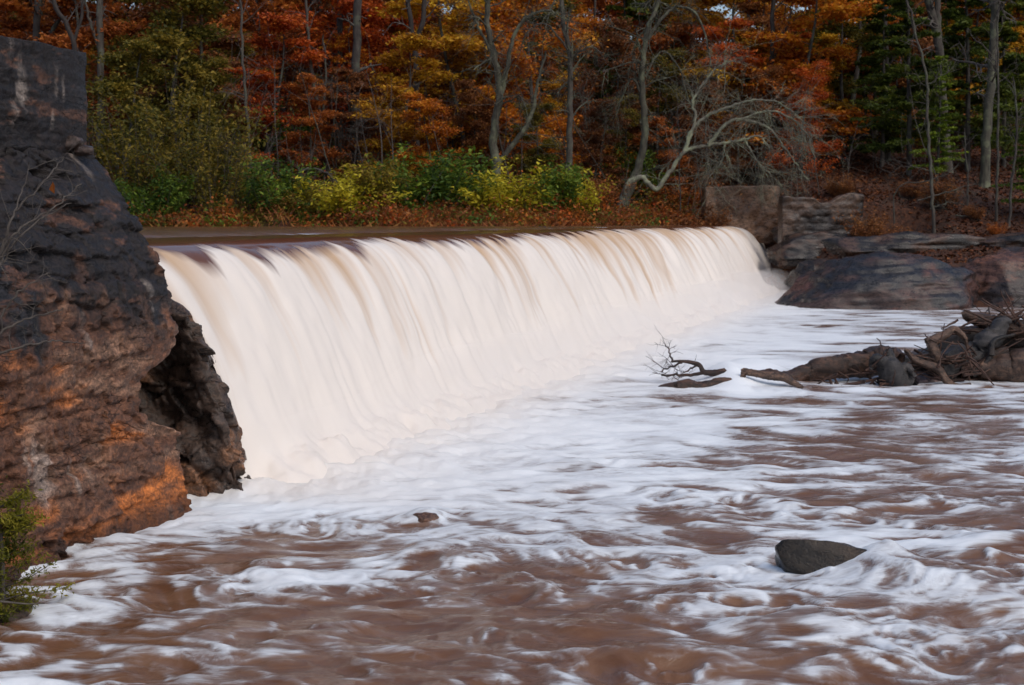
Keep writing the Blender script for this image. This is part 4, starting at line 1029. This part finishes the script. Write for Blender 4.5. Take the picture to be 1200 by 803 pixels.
log('drift_log','black log lying along the back of the pile at the right edge',[q(1130,410,37.2),q(1175,405,37.2),q(1240,408,37.2)],[.24,.30,.3],714,*DK,GRP)
log('drift_log','thick black log sloping down behind the large dark trunk',[q(1085,430,36.5),q(1120,408,36.4),q(1160,385,36.3)],[.25,.3,.22],715,*DK,GRP)
log('drift_log','dark brown log lying flat between the reddish trunk and the grey trunk',[q(1118,392,36.6),q(1160,388,36.5),q(1225,384,36.4)],[.14,.2,.22],716,*BR,GRP)
log('drift_log','black log under the broad tan log at the right edge',[q(1120,446,35.4),q(1170,442,35.3),q(1235,444,35.2)],[.25,.3,.3],717,*DK,GRP)
log('drift_log','short dark brown log between the tan hooked branch and the broad tan log',[q(1125,436,35.0),q(1150,425,35.0),q(1178,412,35.1)],[.17,.2,.15],718,*BR,GRP)
log('drift_branch','dark crooked branch leaning against the large dark trunk',[q(1140,440,34.8),q(1158,420,34.8),q(1166,400,34.9),q(1190,392,35)],[.09,.08,.06,.04],719,*DK,GRP,'branch',10)
def brush(label,px,py,Y,n,seed,spread):
    rng=np.random.default_rng(seed); T=Tubes(); c=q(px,py,Y)
    for i in range(n):
        p=rng.normal(size=3)*spread; d=rng.normal(size=3)*[1,.4,.45]; b=branch(rng,p,d,rng.uniform(.5,1.3),6,.12,-.01); T.add(b,np.linspace(.034,.010,7)*rng.uniform(.6,1.4),4)
    o=link('brush_pile',T.mesh('brush_pile',[bark_mat('wet_twigs',(.03,.016,.011),(.10,.05,.034))]),None,c); tag(o,label,'twigs',GRP)
brush('tangle of dark twigs wedged in the middle of the driftwood',1110,428,34.7,60,721,np.array([.55,.3,.25]))
brush('tangle of reddish twigs wedged behind the top of the pile, right edge',1178,380,36.0,50,722,np.array([.6,.3,.22]))
brush('tangle of small brown twigs around the broken stump',1010,446,34.4,36,723,np.array([.55,.25,.14]))
rock('river_rock',q(1078,449,34.6)+np.array([0,.3,-.1]),(.62,.5,.35),731,(.05,.036,.038),(.13,.08,.075),'purple grey flat rock in front of the broken stump','rock','rocks under the driftwood',cuts=14)
rock('river_rock',q(1120,452,35.0)+np.array([0,.3,-.1]),(.9,.6,.34),732,(.03,.024,.022),(.075,.05,.042),'dark rock under the hooked branch','rock','rocks under the driftwood',cuts=14)
rock('river_rock',q(1192,438,34.9)+np.array([.2,.3,0]),(.75,.5,.52),733,(.09,.05,.025),(.20,.12,.06),'ochre squared rock at the right edge under the tan log','rock','rocks under the driftwood',cuts=10,power=5)
rock('river_rock',q(1140,425,37.0)+np.array([0,.4,-.3]),(2.2,.9,1.0),734,(.02,.016,.014),(.055,.038,.03),'black rock buried at the back of the driftwood pile','rock','rocks under the driftwood',cuts=14)
rock('river_rock',q(995,456,34.6)+np.array([0,.3,-.08]),(.4,.3,.16),735,(.06,.02,.014),(.14,.05,.03),'small reddish rock left of the broken stump','rock','rocks under the driftwood',cuts=12,sub=4)
# driftwood on the crest of the weir
log('crest_log','long thin dark log stranded flat on the crest of the falls',[G(588,268,3.55),G(620,268,3.56),G(650,271,3.55),G(678,272,3.55)],[.07,.11,.11,.07],741,*DK,'sticks stranded on the crest','log',8)
log('crest_log','short dark stick stranded on the crest right of the long thin log',[G(640,274,3.5),G(655,276,3.48),G(668,275,3.5)],[.05,.08,.05],742,*DK,'sticks stranded on the crest','log',8)

# ------------------------------------------------------------------ near plants on the left
def wall_twigs(label,root_px,Yr,stems,seed,leaf=None):
    rng=np.random.default_rng(seed); org=D(*root_px,Yr); e=empty('bare_shrub',org,label,'bush','leafless bushes against the ruined wall'); T=Tubes()
    for pts in stems:
        P=np.array([D(p[0],p[1],p[2]) for p in pts])-org; n=len(pts)*6; Q=resample(P,n); Q[1:]+=rng.normal(size=(n-1,3))*.01
        T.add(Q,np.linspace(.017,.005,n),6); twigs(T,rng,Q,.006,7,.35,1,.01,start=.15)
    link('stems',T.mesh('stems',[TWIG]),e)
    if leaf is not None:
        c=D(*leaf)-org; V=np.array([[.02,0,.075],[.05,-.03,.03],[.035,0,-.06],[-.035,.03,-.01]])+c
        link('dead_leaf',mesh_np('dead_leaf',V,[[0,1,2,3]],False,[LM['rust']],{'tint':np.full(4,.5)}),e)
wall_twigs('leafless grey bush with one dead leaf across the upper wall',(-14,330),15.2,[[(-14,330,15.2),(20,282,15.4),(60,245,15.7),(95,215,16)],[(-14,330,15.2),(10,285,15.2),(30,262,15.3),(85,238,15.6)],[(-14,330,15.2),(10,265,15.1),(25,225,15.3),(35,190,15.5)],[(0,310,15.2),(15,255,15.4),(50,215,15.6),(75,185,16)]],801,(60,221,15.7))
wall_twigs('leafless dark bush across the middle of the wall',(-14,400),14.6,[[(-14,400,14.6),(20,378,14.7),(55,368,14.9),(75,362,15.1)],[(-14,420,14.6),(30,405,14.7),(70,400,15),(90,402,15.2)],[(-14,400,14.6),(15,350,14.7),(40,330,14.8),(60,318,15)]],802)
rock('bank_stone',G(-22,716)+np.array([0,.1,-.02]),(.55,.45,.12),812,(.02,.014,.01),(.06,.035,.022),'dark low stone under the cedar bush at the lower left corner')
def cedar():
    rng=np.random.default_rng(811); org=np.array([*G(2,716)[:2],0.06])
    e=empty('cedar_bush',org,'small yellow green cedar bush at the lower left corner by the water','bush'); T=Tubes(); C=[];tt=[]
    tr=resample(np.array([[0,0,-.2],[.02,0,.35],[.0,.02,.8],[-.05,0,1.15]]),12); T.add(tr,np.linspace(.03,.008,12),6)
    for i in range(60):
        t=rng.uniform(.05,1); p=tr[int(t*11)]; az=rng.uniform(0,6.28)
        b=branch(rng,p,(math.cos(az),math.sin(az),.25),rng.uniform(.25,.6)*(1.15-.6*t),6,.1,.01); T.add(b,np.linspace(.008,.002,7),4)
        f=rng.uniform(.2,1.05,170); ii=np.minimum((f*6).astype(int),5); fr=(f*6-ii)[:,None]
        C.append(b[ii]*(1-fr)+b[ii+1]*fr+rng.normal(size=(170,3))*.035); tt.append(np.clip(.45+.25*(f-.5)+.2*rng.normal()+.15*rng.normal(size=170),0,1))
    C=np.concatenate(C); V,F=leaves(rng,C,np.full(len(C),.022),.2,.3)
    link('stems',T.mesh('stems',[TWIG]),e); link('foliage',mesh_np('foliage',V,F,False,[LM['cedar']],{'tint':np.repeat(np.concatenate(tt),4)}),e); e.scale=(1.15,1.15,1.12)
    p=branch(rng,G(-10,705,.25)-org,(1,.1,-.1),.45,6,.08,0); T=Tubes(); T.add(p,np.linspace(.012,.005,7),6); link('stick',T.mesh('stick',[TWIG]),e)
cedar()

# ------------------------------------------------------------------ light, sky, camera
SUN_EL, SUN_AZ = R(50), R(140)      # azimuth clockwise from +Y
w=bpy.data.worlds.new('World'); sc.world=w; w.use_nodes=True
nt=w.node_tree; bg=nt.nodes['Background']
sky=nt.nodes.new('ShaderNodeTexSky'); sky.sky_type='NISHITA'; sky.sun_disc=False; sky.sun_elevation=SUN_EL; sky.sun_rotation=SUN_AZ
sky.air_density=1.0; sky.dust_density=3.0; sky.ozone_density=1.0
nt.links.new(sky.outputs[0],bg.inputs['Color']); bg.inputs['Strength'].default_value=.15
sd=bpy.data.lights.new('sun','SUN'); sd.energy=.7; sd.angle=R(30); sd.color=(1,.93,.84)
so=bpy.data.objects.new('sun',sd); COL.objects.link(so)
dirv=Vector((math.sin(SUN_AZ)*math.cos(SUN_EL),math.cos(SUN_AZ)*math.cos(SUN_EL),math.sin(SUN_EL)))
so.rotation_euler=dirv.to_track_quat('Z','Y').to_euler(); so.location=(30,-30,60)
cd=bpy.data.cameras.new('camera'); co=bpy.data.objects.new('camera',cd); COL.objects.link(co)
co.location=CAM.tolist(); co.rotation_euler=(math.pi/2-PITCH,0,0)
cd.sensor_width=36; cd.lens=36*FPX/1200; cd.clip_end=2000; cd.clip_start=.1
cd.dof.use_dof=True; cd.dof.focus_distance=20; cd.dof.aperture_fstop=2.4
sc.camera=co
sc.view_settings.view_transform='Standard'; sc.view_settings.look='None'; sc.view_settings.exposure=0.07; sc.view_settings.gamma=1
sc.render.engine='CYCLES'; sc.cycles.use_denoising=True; sc.cycles.volume_bounces=8; sc.cycles.max_bounces=10; sc.cycles.diffuse_bounces=3
